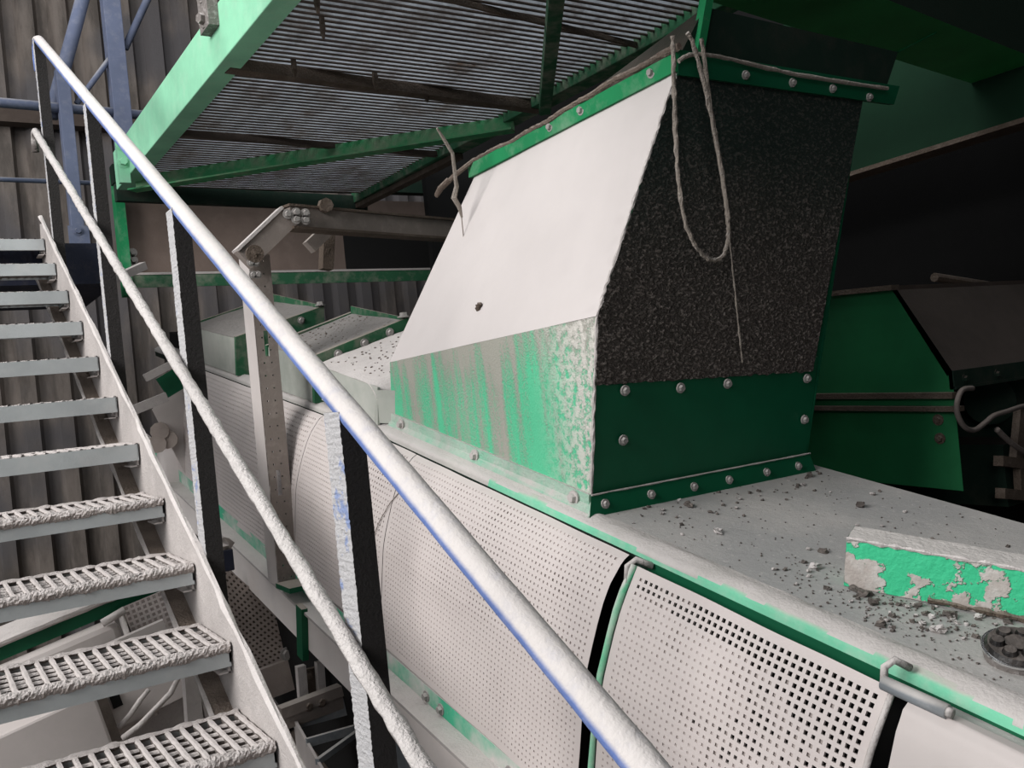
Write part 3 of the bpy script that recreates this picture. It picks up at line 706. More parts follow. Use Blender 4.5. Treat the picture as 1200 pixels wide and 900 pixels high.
m=MB(Wm); P=smooth(l2); m.tube(P,[.0055 if i<len(P)*.55 else .0022 for i in range(len(P))],8,jit=.003,js=110)
tag(m.build('dangling_string',M['rope'],None,ori=Wm(1.9,1.73,-.36)),'thin cord end hanging lowest on the dark hopper front beside the loop','cord')
m=MB(Wm); P=smooth([onm(1,1.73,px,py) for px,py in ((700,105),(745,78),(788,70),(812,64),(850,68),(900,80),(950,90),(1040,104))]); 
P=[Vector((p.x,A0-.05,p.z)) if True else p for p in P]
P=smooth([onm(1,A0-.035,px,py) for px,py in ((795,72),(812,64),(850,68),(900,80),(950,90),(1040,104))])
m.tube(P,.0055,8,jit=.003,js=90)
tag(m.build('front_rim_cord',M['rope'],None,ori=Wm(2.0,A0-.03,.4)),'pale cord stretched along the front rim of the dark hopper face','cord')

# ---------------------------------------------------------------- overhead walkway
wk=thing('overhead_walkway','green framed overhead walkway with steel grating above the conveyor','walkway',(1.9,4.0,1.3))
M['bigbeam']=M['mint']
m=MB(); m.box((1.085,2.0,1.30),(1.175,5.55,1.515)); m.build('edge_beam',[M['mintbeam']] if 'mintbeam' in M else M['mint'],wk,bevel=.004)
m=MB(); m.box((2.62,1.5,1.30),(2.72,5.75,1.45)); m.build('inner_beam',M['wgreen'],wk,bevel=.004)
m=MB(); m.bar((1.13,3.50,1.318),(2.70,3.62,1.318),.06,.045); m.build('cross_bearer',M['brown'],wk)
m=MB(); m.bar((1.13,4.45,1.325),(2.70,4.55,1.325),.03,.03); m.build('cross_bearer',M['darkbrown'],wk)
m=MB(); m.bar((1.13,2.62,1.325),(2.70,2.82,1.325),.014,.02); m.build('cross_bearer',M['brown'],wk)
m=MB(); m.bar((1.09,5.62,1.30),(2.72,5.75,1.30),.05,.10); m.build('end_beam',M['shaftm'],wk)
m=MB(); m.angle((1.15,5.35,1.245),(2.66,3.80,1.245),.085,.008,side=1,down=False); m.build('diagonal_brace',M['brace'],wk)
m=MB(); m.angle((1.75,2.2,1.275),(2.68,3.60,1.275),.05,.008,side=1,down=False); m.build('diagonal_brace',M['wgreen'],wk)
m=MB(); m.bar((2.66,5.72,1.28),(2.68,4.4,1.28),.06,.03); m.build('lower_angle',M['brown'],wk)
# end plate and clip plates with bolts
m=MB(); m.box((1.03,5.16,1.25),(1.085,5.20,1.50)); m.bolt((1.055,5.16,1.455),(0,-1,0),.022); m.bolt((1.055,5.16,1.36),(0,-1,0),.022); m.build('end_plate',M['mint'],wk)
m=MB(); m.box((1.045,3.40,1.43),(1.085,3.52,1.60)); m.bolt((1.045,3.46,1.565),(-1,-.3,0),.022); m.bolt((1.045,3.46,1.47),(-1,-.3,0),.022); m.build('clip_plate',M['grit'],wk)
m=MB()
y=1.9
while y<5.6:
    m.hexa([(1.18,y,1.345),(2.62,y,1.345),(2.62,y+.005,1.345),(1.18,y+.005,1.345),(1.18,y,1.378),(2.62,y,1.378),(2.62,y+.005,1.378),(1.18,y+.005,1.378)])
    m.box((1.18,y-.003,1.340),(2.62,y+.009,1.345),1)  # dark strip under each bar stands in for the dark gaps
    y+=.042
x=1.22
while x<2.62:
    m.box((x,1.9,1.368),(x+.006,5.6,1.376)); x+=.1
m.build('grating',[M['grating'],M['darkbrown']],wk,recalc=False)
# lumps hanging on the bearer
m=MB()
for px,py in ((345,82),(500,112),(378,35),(372,5),(440,98)):
    m=MB(); p=on(2,1.30,px,py); m.tube([p+Vector((0,0,.05)),p,p+Vector((0,0,-.03))],[.010,.012,.005],7,jit=.008,js=80); m.build('hanging_dust_lump',M['brown'],wk)

# heavy beams at the upper right
hb=thing('roof_girder','broad green box girder crossing above the hopper at top right','girder',(3,1.9,1.0))
m=MB()
p0=on(2,1.1,827,0);p1=on(2,1.1,1030,72);p2=on(2,1.1,1200,117);q0=on(2,1.1,1013,0);q2=on(2,1.1,1200,63)
d=(p2-p0).normalized(); P0=p0-d*1.2; P2=p2+d*3; 
m.hexa([P0,P2,P2+(q2-p2),P0+(q2-p2),P0+Vector((0,0,.4)),P2+Vector((0,0,.4)),P2+(q2-p2)+Vector((0,0,.4)),P0+(q2-p2)+Vector((0,0,.4))])
m.m=[0,0,1,1,1,1]  # underside kept light, sides darkened: shade painted per face
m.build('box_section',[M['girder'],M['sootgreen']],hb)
sn=MB(); a=on(2,1.098,1030,72); b_=on(2,1.098,1097,38); sn.bar(a,b_,.006,.006); sn.build('weld_seam',M['green'],hb)
sb_=hb
m=MB(); a=on(0,4.0,1030,200); b_=on(0,4.0,1200,148); d=(a-b_).normalized()
m.hexa([b_-d*2,a+d*1.6,a+d*1.6+Vector((.05,0,0)),b_-d*2+Vector((.05,0,0)),b_-d*2+Vector((0,0,.9)),a+d*1.6+Vector((0,0,.9)),a+d*1.6+Vector((.05,0,.9)),b_-d*2+Vector((.05,0,.9))])
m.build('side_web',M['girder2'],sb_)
m=MB(); m.bar(b_-d*2+Vector((-.05,0,0)),a+d*1.6+Vector((-.05,0,0)),.14,.02); m.build('bottom_flange',M['brown'],sb_)
# dark partition sheets added behind on the right, black in place of shade
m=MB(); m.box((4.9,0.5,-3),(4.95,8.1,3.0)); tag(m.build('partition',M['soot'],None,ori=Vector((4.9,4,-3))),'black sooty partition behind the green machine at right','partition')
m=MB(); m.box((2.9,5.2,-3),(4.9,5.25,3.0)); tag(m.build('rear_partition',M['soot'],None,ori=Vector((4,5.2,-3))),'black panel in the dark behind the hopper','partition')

# ---------------------------------------------------------------- second green machine on the right
gm=thing('green_machine','smaller green machine housing with sloped dusty roof, in the dark right of the hopper','machine housing',(3.4,2.3,-.7))
X=3.2
def s2(px,py): return on(0,X,px,py)
fa=[s2(1055,340),s2(1113,435),s2(1125,575)]
back=1.6
T0,K0_,B0=fa; T0=Vector((X,2.12,.20)); K0_=Vector((X,1.93,-.125)); B0=Vector((X,1.93,-.57))
m=MB(); m.add([T0,K0_,B0,(X,3.4,-.50),(X,3.4,.26)],[(0,1,2,3,4)],raw=True); m.build('side_wall',M['mgreen'],gm,recalc=False)
m=MB(); m.hexa([K0_,K0_+Vector((1.6,0,0)),K0_+Vector((1.6,.02,-.02)),K0_+Vector((0,.02,-.02)),T0,T0+Vector((1.6,0,0)),T0+Vector((1.6,.02,-.0)),T0+Vector((0,.02,-.0))],raw=True)
m.build('sloped_roof',M['roofdust'],gm)
m=MB(); m.box((X,1.925,-.19),(4.8,1.945,-.125)); m.box((X,1.92,-.195),(4.8,1.945,-.185)); 
for i in range(5): m.bolt((X+.07+i*.22,1.925,-.16),(0,-1,0),.012)
m.build('front_flange',M['shaftm'],gm)
m=MB(); m.bar((X-.015,1.92,-.215),(X-.015,3.4,-.165),.03,.022); m.bar((X-.015,1.90,-.265),(X-.015,3.4,-.215),.045,.018); m.build('side_rail',M['brown'],gm)
for zz_ in (-.305,-.375):
    m=MB(); m.bolt((X-.004,2.0,zz_),(-1,0,0),.014); m.build('bolt',M['brown'],gm)
m=MB(); m.bar((X-.01,2.12,.21),(X-.01,3.4,.27),.05,.02); m.build('roof_edge',M['brown'],gm)
m=MB(); m.box((X+.01,2.15,.20),(4.8,3.4,.22)); m.build('top_plate',M['darkbrown'],gm)
m=MB(); m.tube([on(1,2.3,1095,325),on(1,2.3,1160,335),on(1,2.3,1200,345)],.02,8); m.bar(on(1,2.3,1165,335),on(1,2.2,1200,375),.02,.02,raw=True); m.build('roof_pipe',M['brown'],gm)
m=MB(); m.tube([on(1,2.15,1160,470),on(1,2.6,1160,470)],.10,20); m.box((3.9,2.1,-.55),(4.6,2.6,-.22)); m.box((3.62,2.0,-.70),(4.7,2.6,-.45)); m.build('drive_unit',M['shaftm'],gm)
for nm,lab,pts,r in (('curled_hose','pale hose bent in a half circle under the green machine flange',((1140,455),(1128,457),(1122,470),(1122,485),(1130,500),(1142,504),(1155,495),(1165,487),(1180,482),(1195,477),(1210,474)),.010),
                 ('short_hose','short grey hose running down out of frame at the right edge',((1168,503),(1178,513),(1190,523),(1205,532)),.011)):
    m=MB(); m.tube(smooth([on(1,1.88,*p) for p in pts]),r,8,raw=True); tag(m.build(nm,M['hose'],None,smooth=True,ori=on(1,1.88,*pts[-1])),lab,'hose')
vb=thing('vertical_bracket','dusty brown vertical bracket with foot at the right edge below the green machine','bracket',tuple(on(1,1.95,1195,580)))
m=MB(); a=on(1,1.95,1190,545); b_=on(1,1.95,1196,480); m.bar(a,b_,.05,.03,(0,1,0),raw=True); m.build('upright',M['brown'],vb)
m=MB(); m.bar(on(1,1.95,1170,540),on(1,1.95,1215,546),.04,.04,raw=True); m.bar(on(1,1.95,1172,578),on(1,1.95,1215,582),.04,.04,raw=True); m.bar(on(1,1.95,1195,545),on(1,1.95,1197,580),.05,.03,(0,1,0),raw=True); m.build('foot',M['brown'],vb)

# ---------------------------------------------------------------- drilled column with bracket
dc=thing('drilled_column','galvanised perforated column with bent bracket arm standing on the support beam','column',tuple(Wm(1.15,3.2,-1.47)))
ct=Vector((1.17,3.60,.60)); cb=Vector(Wm(1.17,3.40,-1.47))
# side plate (faces the stairs) and drilled front plate
def colpt(u,dx,dy): p=cb.lerp(ct,u); return p+Vector((dx,dy,0))
m=MB(); m.hexa([colpt(0,0,0),colpt(0,.004,0),colpt(0,.004,.12),colpt(0,0,.12),colpt(1,0,0),colpt(1,.004,0),colpt(1,.004,.12),colpt(1,0,.12)],raw=True); m.build('side_flange',M['dust_smooth'],dc)
m=MB(); W_=.085
rows=int((ct-cb).length/.05); 
# front plate with punched holes: 3-wide cells
cols=[0,.02,.034,.051,.065,W_]
zz=[]
for r in range(rows):
    zz += [r/rows,(r+.35)/rows,(r+.62)/rows]
zz.append(1.0)
for i in range(len(zz)-1):
    for j in range(5):
        slot = (j==2 and any(abs(zz[i]-s)<.035 for s in (.30,.72,.73)))
        hole = ((i%3==1) and j in (1,3)) or slot
        x0,x1=cols[j],cols[j+1]
        if not hole:
            m.add([colpt(zz[i],x0,0),colpt(zz[i],x1,0),colpt(zz[i+1],x1,0),colpt(zz[i+1],x0,0)],[(0,1,2,3)],raw=True)
        elif not slot:
            pts=[colpt(zz[i],x0,0),colpt(zz[i],x1,0),colpt(zz[i+1],x1,0),colpt(zz[i+1],x0,0)]; c=sum(pts,Vector())/4
            ins=[c+(p-c)*.45 for p in pts]
            for k in range(4): m.add([pts[k],pts[(k+1)%4],ins[(k+1)%4],ins[k]],[(0,1,2,3)],raw=True)
            bk_=[p+Vector((0,.006,0)) for p in ins]; m.add(bk_,[(0,1,2,3)],1,raw=True)
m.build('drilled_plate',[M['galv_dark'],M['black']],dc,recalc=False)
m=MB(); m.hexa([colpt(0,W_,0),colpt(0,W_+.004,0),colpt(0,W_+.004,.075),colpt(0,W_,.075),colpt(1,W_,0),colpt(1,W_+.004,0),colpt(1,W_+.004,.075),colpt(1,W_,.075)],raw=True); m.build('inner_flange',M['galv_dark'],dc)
# bent arm
E1=on(1,3.55,337,255); S1=on(1,3.55,285,305)
arm=MB(); arm.bar(S1,E1,.05,.085,(-.6,0,1),raw=True); ao=arm.build('arm_knee',M['galv_arm'] if 'galv_arm' in M else M['galv_dark'],dc)
tp=MB(); u_=Vector((-.62,0,.78)); tp.bar(S1+u_*.045,E1+u_*.045,.07,.012,u_,raw=True); tp.build('knee_top_flange',M['dust'],dc)
E2=on(1,3.75,540,271)
arm=MB(); arm.bar(E1,E2,.05,.085,(0,0,1),raw=True); ab=arm.build('arm_beam',M['galv_dark'],dc)
tp=MB(); tp.bar(E1+Vector((-.01,0,.045)),E2+Vector((0,0,.045)),.08,.010,raw=True); tp.bar(E1+Vector((0,0,-.045)),E2+Vector((0,0,-.045)),.08,.010,raw=True); tp.build('arm_flanges',M['brown'],dc)
for px,py in ((337,251),(347,249),(347,257),(358,250),(358,258)):
    m=MB(); m.bolt(tuple(on(1,3.515,px,py)),(0,-1,0),.013); m.build('bolt',M['bolt'],ab)
for px,py in ((294,308),(300,308),(296,322),(302,322)):
    m=MB(); m.bolt(tuple(on(1,3.49,px,py)),(0,-1,0),.010); m.build('bolt',M['bolt'],dc)
p=on(1,3.49,298,298); m=MB(); m.cyl(p,(0,-1,0),.035,.012,16,raw=True); m.lump(tuple(p),.022,1,seg=8,raw=True); m.build('big_nut',M['brown'],dc)
p=on(1,3.52,383,240); m=MB(); m.cyl(p,(0,1,0),.030,.03,8,raw=True); m.build('top_nut',M['brown'],dc)
# small stub angle under the arm
m=MB(); a=on(1,3.7,388,265); b_=on(1,3.7,362,290); m.bar(a,b_,.05,.055,(.5,0,1),raw=True); m.build('stub_angle',M['galv_dark'],dc)
m=MB(); a=on(1,3.8,384,272); b_=on(1,3.8,382,316); m.bar(a,b_,.05,.055,(0,1,0),raw=True); m.build('stub_post',M['brown'],dc)
m=MB(); m.bar(on(1,3.72,468,263.5),on(1,3.72,483,265),.012,.018,raw=True); m.build('slot',M['black'],ab)
fa_=on(0,1.14,330,688)
m=MB(); m.box((1.15,fa_.y-.06,fa_.z-.02),(1.27,fa_.y+.10,fa_.z)); m.build('foot_plate',M['green_dark'],dc)

# ---------------------------------------------------------------- belt skirt along the back wall
sk=thing('belt_skirt','long brown dusty skirt panel with green bottom angle in front of the corrugated wall','skirt panel',(2.5,6.5,.9))
m=MB(); m.box((1.25,6.5,.93),(4.6,6.52,1.50)); m.build('panel',M['skirt'],sk)
m=MB(); m.box((1.25,6.40,.925),(4.6,6.5,.935)); m.box((1.25,6.395,.85),(4.6,6.405,.93)); m.build('bottom_angle',M['wgreen'],sk)
m=MB(); m.box((1.25,6.395,.935),(4.6,6.47,.95)); m.build('dust_ledge',M['dust'],sk)
m=MB(); m.box((1.235,6.38,.80),(1.29,6.50,1.62)); m.build('end_post',M['green'],sk)
for z in (1.0,1.05,1.10): m=MB(); m.bolt((1.33,6.49,z),(0,-1,0),.02); m.build('bolt',M['bolt'],sk)
m=MB(); m.box((2.86,6.49,.95),(3.75,6.499,1.32)); m.build('dark_opening',M['black'],sk)
gl=MB(); gl.bar((.95,6.0,.78),(1.35,6.3,.98),.05,.05); tag(gl.build('gusset_strut',M['dust'],None,ori=Vector((1.0,6.05,.8))),'short dusty strut crossing behind the mid rail near the wall','strut')
# second overhead strip: dark beam above skirt
m=MB(); m.box((1.2,6.2,1.50),(4.6,6.3,1.62)); m.build('rear_girder',M['shaftm'],wk)

# blue box and clutter where the mid post meets the stringer
bb=thing('blue_clamp_box','small dark blue box clamped beside the stair stringer','box',tuple(on(0,.95,252,668)))
p=on(0,.95,252,655); m=MB(); m.box((p.x,p.y-.05,p.z-.05),(p.x+.06,p.y+.05,p.z+.035)); m.build('body',M['dkblue'],bb,bevel=.005)
m=MB(); m.lump((p.x+.03,p.y,p.z+.05),.05,.7,seg=10); m.tube([(p.x+.03,p.y+.0,p.z+.06),(p.x-.01,p.y-.06,p.z+.10)],.014,8); m.build('dust_cap',M['dust'],bb)

# drum pieces seen between stringer and post at the conveyor foot
dr=thing('end_drum','dust-coated tail drum and bearing of the conveyor behind the first post','drum',tuple(on(1,5.6,195,560)))
m=MB(); p=on(1,5.6,190,560); m.cyl(p,(1,0,0),.16,.3,24,raw=True); m.build('drum',M['dust_smooth'],dr,smooth=True)
m=MB(); 
for q in ((188,505),(198,515),(185,520)): 
    c=on(1,5.3,*q); m.cyl(c,(-.3,-1,0),.05,.06,10,raw=True)
m.build('bearing',M['under'],dr)
ep=thing('end_housing','sloping pale end housing of the conveyor between stringer and post','housing',tuple(on(1,5.2,200,520)))
m=MB(); q=[on(1,5.3,*p) for p in ((205,440),(232,440),(240,600),(178,480))]; 
m.add([*q,*[v+Vector((.3,.3,0)) for v in q]],[(0,1,2,3),(0,3,7,4),(0,4,5,1)],raw=True); m.build('plate',M['dust_smooth'],ep)
m=MB(); m.bar(on(1,5.1,170,443),on(1,5.1,205,425),.04,.04,raw=True); m.bar(on(1,5.1,158,480),on(1,5.1,195,465),.05,.05,raw=True); m.build('arms',M['dust'],ep)
m=MB(); m.bar(on(1,5.2,190,455),on(1,5.2,215,440),.02,.12,raw=True); m.build('green_plate',M['green_dark'],ep)

# ---------------------------------------------------------------- crossing conveyor seen through the treads
YC=4.0
be=math.atan2(.08,.36); E_=Vector((math.cos(be),0,math.sin(be))); N_=Vector((-math.sin(be),0,math.cos(be)))
cc=thing('crossing_conveyor','second dusty conveyor crossing under the stairs, green edge strip and white guards','conveyor casing',tuple(on(1,YC,60,800)))
O=on(1,YC,0,748)
def fr(e,y,n): return O+E_*e+N_*n+Vector((0,y,0))
m=MB(fr); m.box((-1.5,-.06,-.02),(.62,.22,0)); m.build('deck',M['dust'],cc)
m=MB(fr); m.tube([(-1.5+i*.05,-.06,-.006) for i in range(43)],.014,7,jit=.008,js=40); m.build('deck_lip',M['dust'],cc)
m=MB(fr); m.box((-1.5,-.03,-.075),(.62,0,-.02)); m.build('edge_rail',M['green_dark'],cc)
x1=(on(1,YC,133,722)-O).dot(E_)
m=MB(fr); m.box((-1.5,-.12,-.52),(x1-.005,-.02,-.085)); o=m.build('side_cover',M['dust_smooth'],cc,bevel=.025)
m=MB(fr); m.tube([(x1+.01,-.13,-.05),(x1+.012,-.13,-.5)],.011,8); m.build('guard_rod',M['dust'],cc,smooth=True)
m=MB(fr); m.tube([(x1-.06,-.13,-.072),(x1+.03,-.13,-.058)],.016,8); m.build('guard_pin',M['dust'],cc,smooth=True)
m=MB(fr)
i0=x1+.03
pc=.022
for i in range(11):
    for j in range(19):
        e=i0+i*pc; n_=-.05-j*pc; a=[(e,-.10,n_),(e+pc,-.10,n_),(e+pc,-.10,n_-pc),(e,-.10,n_-pc)]
        h=.28; b4=[(e+pc*(.5+s*h),-.10,n_-pc*(.5+t*h)) for s,t in ((-1,-1),(1,-1),(1,1),(-1,1))]
        for k in range(4): m.add([a[k],a[(k+1)%4],b4[(k+1)%4],b4[k]],[(0,1,2,3)])
        m.add([(p[0],-.097,p[2]) for p in b4],[(0,1,2,3)],1)
m.build('perforated_guard',[M['mesh'],M['pit']],cc,recalc=False)
# lower level: box beam, brackets, cables
bx=thing('white_box_beam','dust-white rectangular box beam visible between the two lowest treads','beam',tuple(on(1,3.7,60,880)))
q=on(1,3.7,115,845); O2=q
def fr2(e,y,n): return O2+E_*e+N_*n+Vector((0,y,0))
m=MB(fr2); m.box((-1.6,0,-.105),(.02,.35,.105)); m.build('box_section',M['dust_smooth'],bx,bevel=.01)
bp=thing('slotted_bracket','dusty bracket plate with two dark openings beside the white box beam','bracket',tuple(on(1,3.8,140,845)))
m=MB(fr2); m.box((.025,.10,-.14),(.06,.13,.14)); m.build('upright',M['galv_dark'],bp)
m=MB(fr2); m.box((.06,.12,-.10),(.34,.15,.22)); pl_=m.build('plate',M['dust_smooth'],bp)
for a_,b_ in (((.065,.112,.045),(.10,.119,.085)),((.07,.112,-.02),(.105,.119,.03)),((.15,.112,.045),(.22,.119,.056))):
    m=MB(fr2); m.box(a_,b_); m.build('opening',M['black'],pl_)
m=MB(fr2); m.tube([(.06,.05,-.075),(.11,.04,-.045),(.16,.04,-.01),(.20,.05,.01)],.009,8,jit=.006,js=50)
tag(m.build('upper_cable',M['dust'],None,smooth=True,ori=fr2(.3,.05,0)),'dusty cable end beside the dark openings, above the longer cable','cable')
m=MB(fr2); m.tube([(.055,.0,-.10),(.12,-.02,-.08),(.20,-.02,-.045),(.26,-.02,-.02),(.30,-.02,.02),(.33,-.02,.07)],.010,8,jit=.008,js=50)
tag(m.build('lower_cable',M['dust'],None,smooth=True,ori=fr2(.5,0,-.06)),'long dust-caked cable curving up towards the stringer under the stairs','cable')
m=MB(fr2); m.box((-1.6,.30,-.42),(.42,.36,-.13)); tag(m.build('cross_sill',M['dust'],None,ori=fr2(-.3,.3,-.42)),'broad dusty cross sill below the white box beam','sill')
m=MB(fr2); m.box((-1.6,.9,-1.2),(.36,.93,-.1)); tag(m.build('dark_backing',M['black'],None,ori=fr2(-.3,.9,-1.2)),'black recess under the crossing conveyor','recess')  # black sheet added where there is only shade
m=MB(); a=on(1,3.3,222,770); b_=on(1,3.3,228,860); m.bar(a,b_,.05,.05,(0,1,0),raw=True); m.bar(on(1,3.3,232,780),on(1,3.3,248,855),.03,.03,(0,1,0),raw=True)
tag(m.build('white_strut',M['dust'],None,ori=b_),'pale upright strut pair just left of the stringer near the lowest tread','strut')

# ---------------------------------------------------------------- frame pieces below the support beam
lf=thing('angle_iron_rack','dusty angle iron rack in the pit between stringer and near post','frame',tuple(on(2,-1.95,380,840)))
Y3=3.4
m=MB(); m.bar(on(1,Y3,328,835),on(1,Y3,420,800),.05,.04,raw=True); m.bar(on(1,Y3,330,848),on(1,Y3,420,815),.02,.05,raw=True); m.build('cross_angle',M['galv_dark'],lf)
m=MB(); m.bar(on(1,Y3+.1,352,780),on(1,Y3+.1,357,840),.035,.03,(0,1,0),raw=True); m.bar(on(1,Y3+.1,374,775),on(1,Y3+.1,378,830),.03,.03,(0,1,0),raw=True); m.build('uprights',M['dust'],lf)
m=MB(); m.bar(on(1,Y3+.14,363,783),on(1,Y3+.14,366,830),.06,.02,(0,1,0),raw=True); pz=m.build('plate',M['brown'],lf)
for yy,px,py in ((.1,361,792),(-.02,362,827),(-.02,377,822)):
    m=MB(); m.bolt(tuple(on(1,Y3+yy,px,py)),(0,-1,0),.014); m.build('bolt',M['brown'],pz)
m=MB(); q=[on(2,-1.2,*p) for p in ((344,843),(420,823),(500,900),(395,935))]
tr=thing('open_tray','white sheet metal tray with divider bars in the pit behind the near post','tray',tuple(q[0]))
h=Vector((0,0,-.25)); t_=.012
m=MB(); m.hexa([q[0],q[3],q[3]+Vector((t_,t_,0)),q[0]+Vector((t_,t_,0)),q[0]+h,q[3]+h,q[3]+h+Vector((t_,t_,0)),q[0]+h+Vector((t_,t_,0))],raw=True); m.build('near_wall',M['dust_smooth'],tr)
m=MB(); m.bar(q[0],q[1],.02,.07,raw=True); m.bar(q[1],q[2],.02,.2,raw=True); m.bar(q[0].lerp(q[3],.35),q[1].lerp(q[2],.35),.015,.03,raw=True); m.bar(q[0].lerp(q[3],.6),q[1].lerp(q[2],.3),.015,.02,raw=True); m.build('dividers',M['galv'],tr)
m=MB(); m.add([p+h for p in q],[(0,1,2,3)],raw=True); m.build('base',M['under'],tr)
m=MB(); m.box((.9,2.6,-2.05),(1.9,4.3,-2.0)); tag(m.build('pit_floor_plate',M['under'],None,ori=Vector((1.4,3.4,-2.05))),'dusty floor plate of the pit behind the near post','plate')

pg=thing('pit_guard','grey-brown perforated guard sloping under the support beam right of the stringer','guard',tuple(on(1,4.1,300,720)))
q=[on(1,4.1,*p) for p in ((255,655),(385,770),(318,800),(225,700))]
m=MB()
nn=26
def gp(i,j): return q[0].lerp(q[1],i/nn).lerp(q[3].lerp(q[2],i/nn),j/12)
for i in range(nn):
    for j in range(12):
        a=[gp(i,j),gp(i+1,j),gp(i+1,j+1),gp(i,j+1)]; c=sum(a,Vector())/4; b4=[c+(v-c)*.45 for v in a]
        for k in range(4): m.add([a[k],a[(k+1)%4],b4[(k+1)%4],b4[k]],[(0,1,2,3)],raw=True)
        m.add([v+Vector((0,.004,0)) for v in b4],[(0,1,2,3)],1,raw=True)
m.build('perforated_sheet',[M['under'],M['brown']],pg,recalc=False)
m=MB(); m.bar(on(1,4.08,300,805),on(1,4.08,388,772),.03,.14,raw=True); m.build('lower_strip',M['under'],pg)
m=MB(); m.bolt(tuple(on(1,4.04,336,766)),(0,-1,0),.02); m.build('bolt',M['bolt'],pg)
# ---------------------------------------------------------------- things lying on the deck
gb=thing('loose_green_beam','loose green box beam with peeling dust cake lying on the deck at right','beam',tuple(Wm(1.66,1.1,-.75)))
p0=Vector((1.603,1.120,-.748)); p1=p0+Vector((.447,-.894,0)).normalized()*.95
dd=(p1-p0).normalized(); sd=Vector((-dd.y,dd.x,0)); sd=sd if sd.x>0 else -sd; H=Vector((-.004,0,.104)); 
m=MB(Wm); wd=.095
def fn(u,v):
    k=v*4; c=[p0,p0+H,p0+H+sd*wd,p0+sd*wd,p0]; i=min(int(k),3); t=k-i
    p=c[i].lerp(c[i+1],t)+(p1-p0)*u
    j=.0015*noise.noise(p*30); return Wm(p.x-j,p.y,p.z+j)
m.grid(fn,60,32); c=[p0,p0+H,p0+H+sd*wd,p0+sd*wd]; m.add(c,[(0,1,2,3)]); m.add([q+(p1-p0) for q in c],[(3,2,1,0)])
m.build('beam_body',M['peel'],gb)
m=MB(Wm); 
P=[tuple(p0+H+(p1-p0)*(i/70)) for i in range(71)]; m.tube(P,.004,6,jit=.006,js=60); m.build('dust_ridge',M['dust'],gb)
m=MB(Wm); P=[tuple(p0+(p1-p0)*(i/70)+Vector((-.002,0,.006))) for i in range(12,71)]; m.tube(P,.006,6,jit=.010,js=50); m.build('crumbling_edge',M['brown'],gb)
kn=thing('black_hand_wheel','small black lobed wheel with shiny rim lying in the dust on the deck','wheel',tuple(Wm(1.575,.70,-.74)))
kc=Vector((1.573,.745,-.745)); nrm=Wm(-.25,-.1,1)-Wm(0,0,0)
cw=Wm(*kc)
m=MB(); m.cyl(cw+nrm*.002,nrm,.050,.022,28,raw=True,r2=.054); m.build('base_ring',M['grit'],kn)
m=MB(); m.cyl(cw+nrm*.022,nrm,.0555,.004,32,raw=True); m.build('shiny_rim',M['chrome'],kn,smooth=False)
m=MB(); m.cyl(cw+nrm*.026,nrm,.051,.008,28,raw=True,r2=.046)
u_=nrm.normalized().orthogonal().normalized(); v_=nrm.normalized().cross(u_)
for i in range(6):
    a=i*math.pi/3+.4; m.cyl(cw+nrm*.030+(u_*math.cos(a)+v_*math.sin(a))*.030,nrm,.015,.012,12,raw=True,r2=.010)
m.cyl(cw+nrm*.030,nrm,.020,.008,14,raw=True); m.build('black_top',M['rubber'],kn)
# lumps
rnd=random.Random(4)
def blocked(x,a):
    if 1.40<x<2.33 and 1.74<a<2.95: return True
    v=Vector((x,a,0))-Vector((p0.x,p0.y,0)); al_=v.dot(dd); ac=v.dot(sd)
    if -.02<al_<1 and -.01<ac<wd+.02: return True
    return (Vector((x,a))-Vector((kc.x,kc.y))).length<.07
n=0
lumpm=[]
for i in range(5):
    random.seed(i+20); l=MB(); l.lump((0,0,0),1,.6,raw=True,seg=8,jit=.8); me=l.build('lump_mesh',M['grit'] if i<2 else M['gritdark']); lumpm.append(me.data); bpy.data.objects.remove(me)
spots=[(1.52,1.0),(1.60,.95),(1.66,1.05),(1.50,1.08),(1.56,1.13),(1.64,.90),(1.70,.88)]
while n<150:
    if n<len(spots): x,a=spots[n]
    elif rnd.random()<.45: x=rnd.gauss(1.60,.07); a=rnd.gauss(.98,.12)
    elif rnd.random()<.5: x=rnd.uniform(1.47,2.3); a=rnd.gauss(1.68,.06)
    else: x=rnd.uniform(1.47,2.3); a=rnd.uniform(.3,1.75)
    if blocked(x,a) or x<1.47 or x>2.33: 
        if n<len(spots): spots[n]=(x+.05,a-.03)
        continue
    r=rnd.uniform(.003,.0075) if rnd.random()<.85 else rnd.uniform(.008,.014)
    o=bpy.data.objects.new('grit_lump',lumpm[n%5]); C.objects.link(o)
    o.location=Wm(x,a,-.75+r*.35); o.scale=(r,r*rnd.uniform(.7,1.4),r); o.rotation_euler=(AL,0,rnd.uniform(0,6.28))
    tag(o,'small lump of caked grey grit lying loose on the dusty deck','lump','grit lumps scattered on the deck'); n+=1
random.seed(11)
m=MB(Wm)
for i in range(900):
    if rnd.random()<.5: x=rnd.gauss(1.60,.09); a=rnd.gauss(.95,.18)
    else: x=rnd.uniform(1.47,2.3); a=rnd.uniform(.2,1.76)
    if blocked(x,a) or x<1.47 or x>2.33: continue
    r=rnd.uniform(.001,.0028); m.lump((x,a,-.749+r*.3),r,.7,seg=5,jit=.6)
tag(m.build('fine_grit',M['gritdark'],None,ori=Wm(1.8,1,-.75)),'fine crumbs of grey dust sprinkled over the deck','grit',kind='stuff')
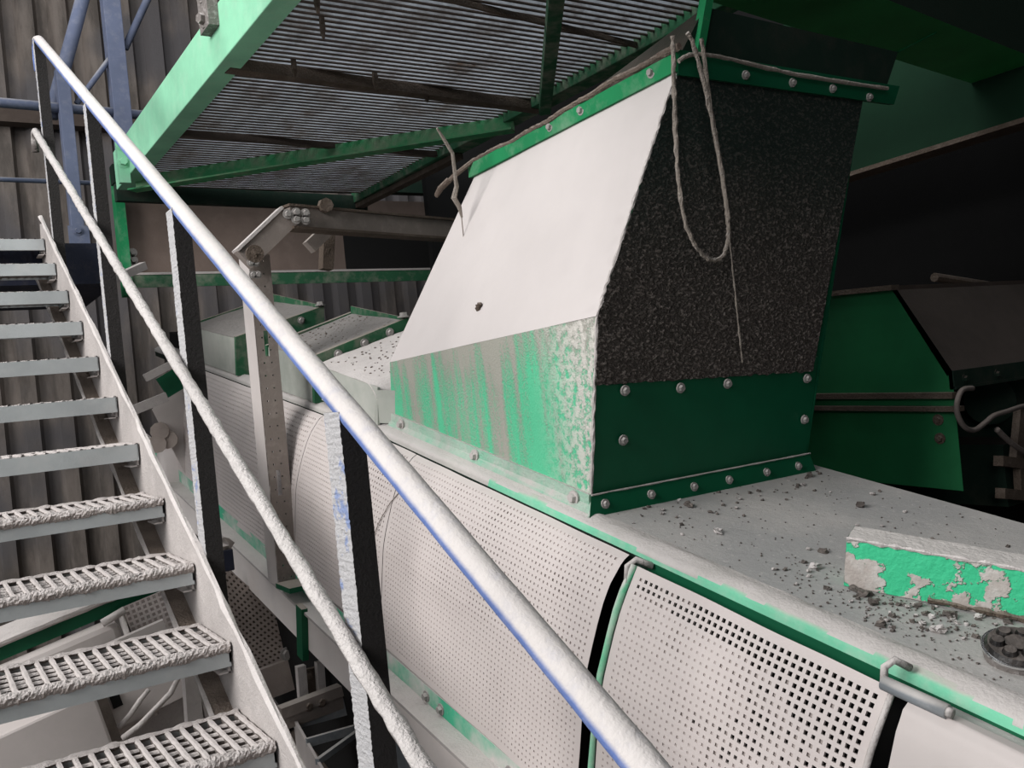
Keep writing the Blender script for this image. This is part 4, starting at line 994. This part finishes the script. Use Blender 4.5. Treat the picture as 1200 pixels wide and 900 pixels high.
# specks on far covers
m=MB(Wm)
for i in range(160):
    x=rnd.uniform(1.45,1.83); a=rnd.uniform(3.05,3.5); r=rnd.uniform(.002,.006); m.lump((x,a,-.606+(x-1.41)*.289),r,.6,seg=5)
for i in range(200):
    x=rnd.uniform(1.45,1.82); a=rnd.uniform(3.6,4.1); r=rnd.uniform(.002,.006); m.lump((x,a,nfar(a)+.192+(x-1.41)*.32),r,.6,seg=5)
tag(m.build('fine_grit',M['brown'],None,ori=Wm(1.8,3.5,-.6)),'brown crumbs sprinkled over the cover box lids beyond the hopper','grit',kind='stuff')

# ---------------------------------------------------------------- camera and light
cd=bpy.data.cameras.new('camera'); cam=bpy.data.objects.new('camera',cd); C.objects.link(cam)
R=Matrix(((AX[0][0],AX[0][1],-AX[0][2]),(AX[1][0],AX[1][1],-AX[1][2]),(AX[2][0],AX[2][1],-AX[2][2])))
cam.matrix_world=R.to_4x4(); cd.sensor_width=36; cd.lens=F/1200*36; cd.clip_start=.05; cd.clip_end=100
bpy.context.scene.camera=cam
def area(name,loc,target,sx,sy,power,col=(1,1,1)):
    l=bpy.data.lights.new(name,'AREA'); l.shape='RECTANGLE'; l.size=sx; l.size_y=sy; l.energy=power; l.color=col
    o=bpy.data.objects.new(name,l); C.objects.link(o); o.location=loc
    o.rotation_euler=(Vector(target)-Vector(loc)).to_track_quat('-Z','Y').to_euler(); return o
area('opening_light',(-4.8,1.8,2.9),(1.6,2.6,-.4),4.0,2.6,530,(1.0,.98,.97))
area('entrance_light',(-4.4,-3.6,2.2),(2.6,2.2,-.2),1.6,1.6,75,(1,.98,.97))  # fill added from behind left; no entrance stands there
area('roof_light_panel',(1.5,3.0,4.2),(1.9,4.3,1.3),4.5,4.0,165,(.97,.98,1.0))  # fill added above the walkway to brighten its grating
w_=bpy.data.worlds.new('world'); bpy.context.scene.world=w_; w_.use_nodes=True
bg=w_.node_tree.nodes['Background']; bg.inputs[0].default_value=(.86,.92,1,1); bg.inputs[1].default_value=.5
s=bpy.context.scene; s.view_settings.view_transform='Standard'; s.view_settings.look='None'; s.view_settings.exposure=0
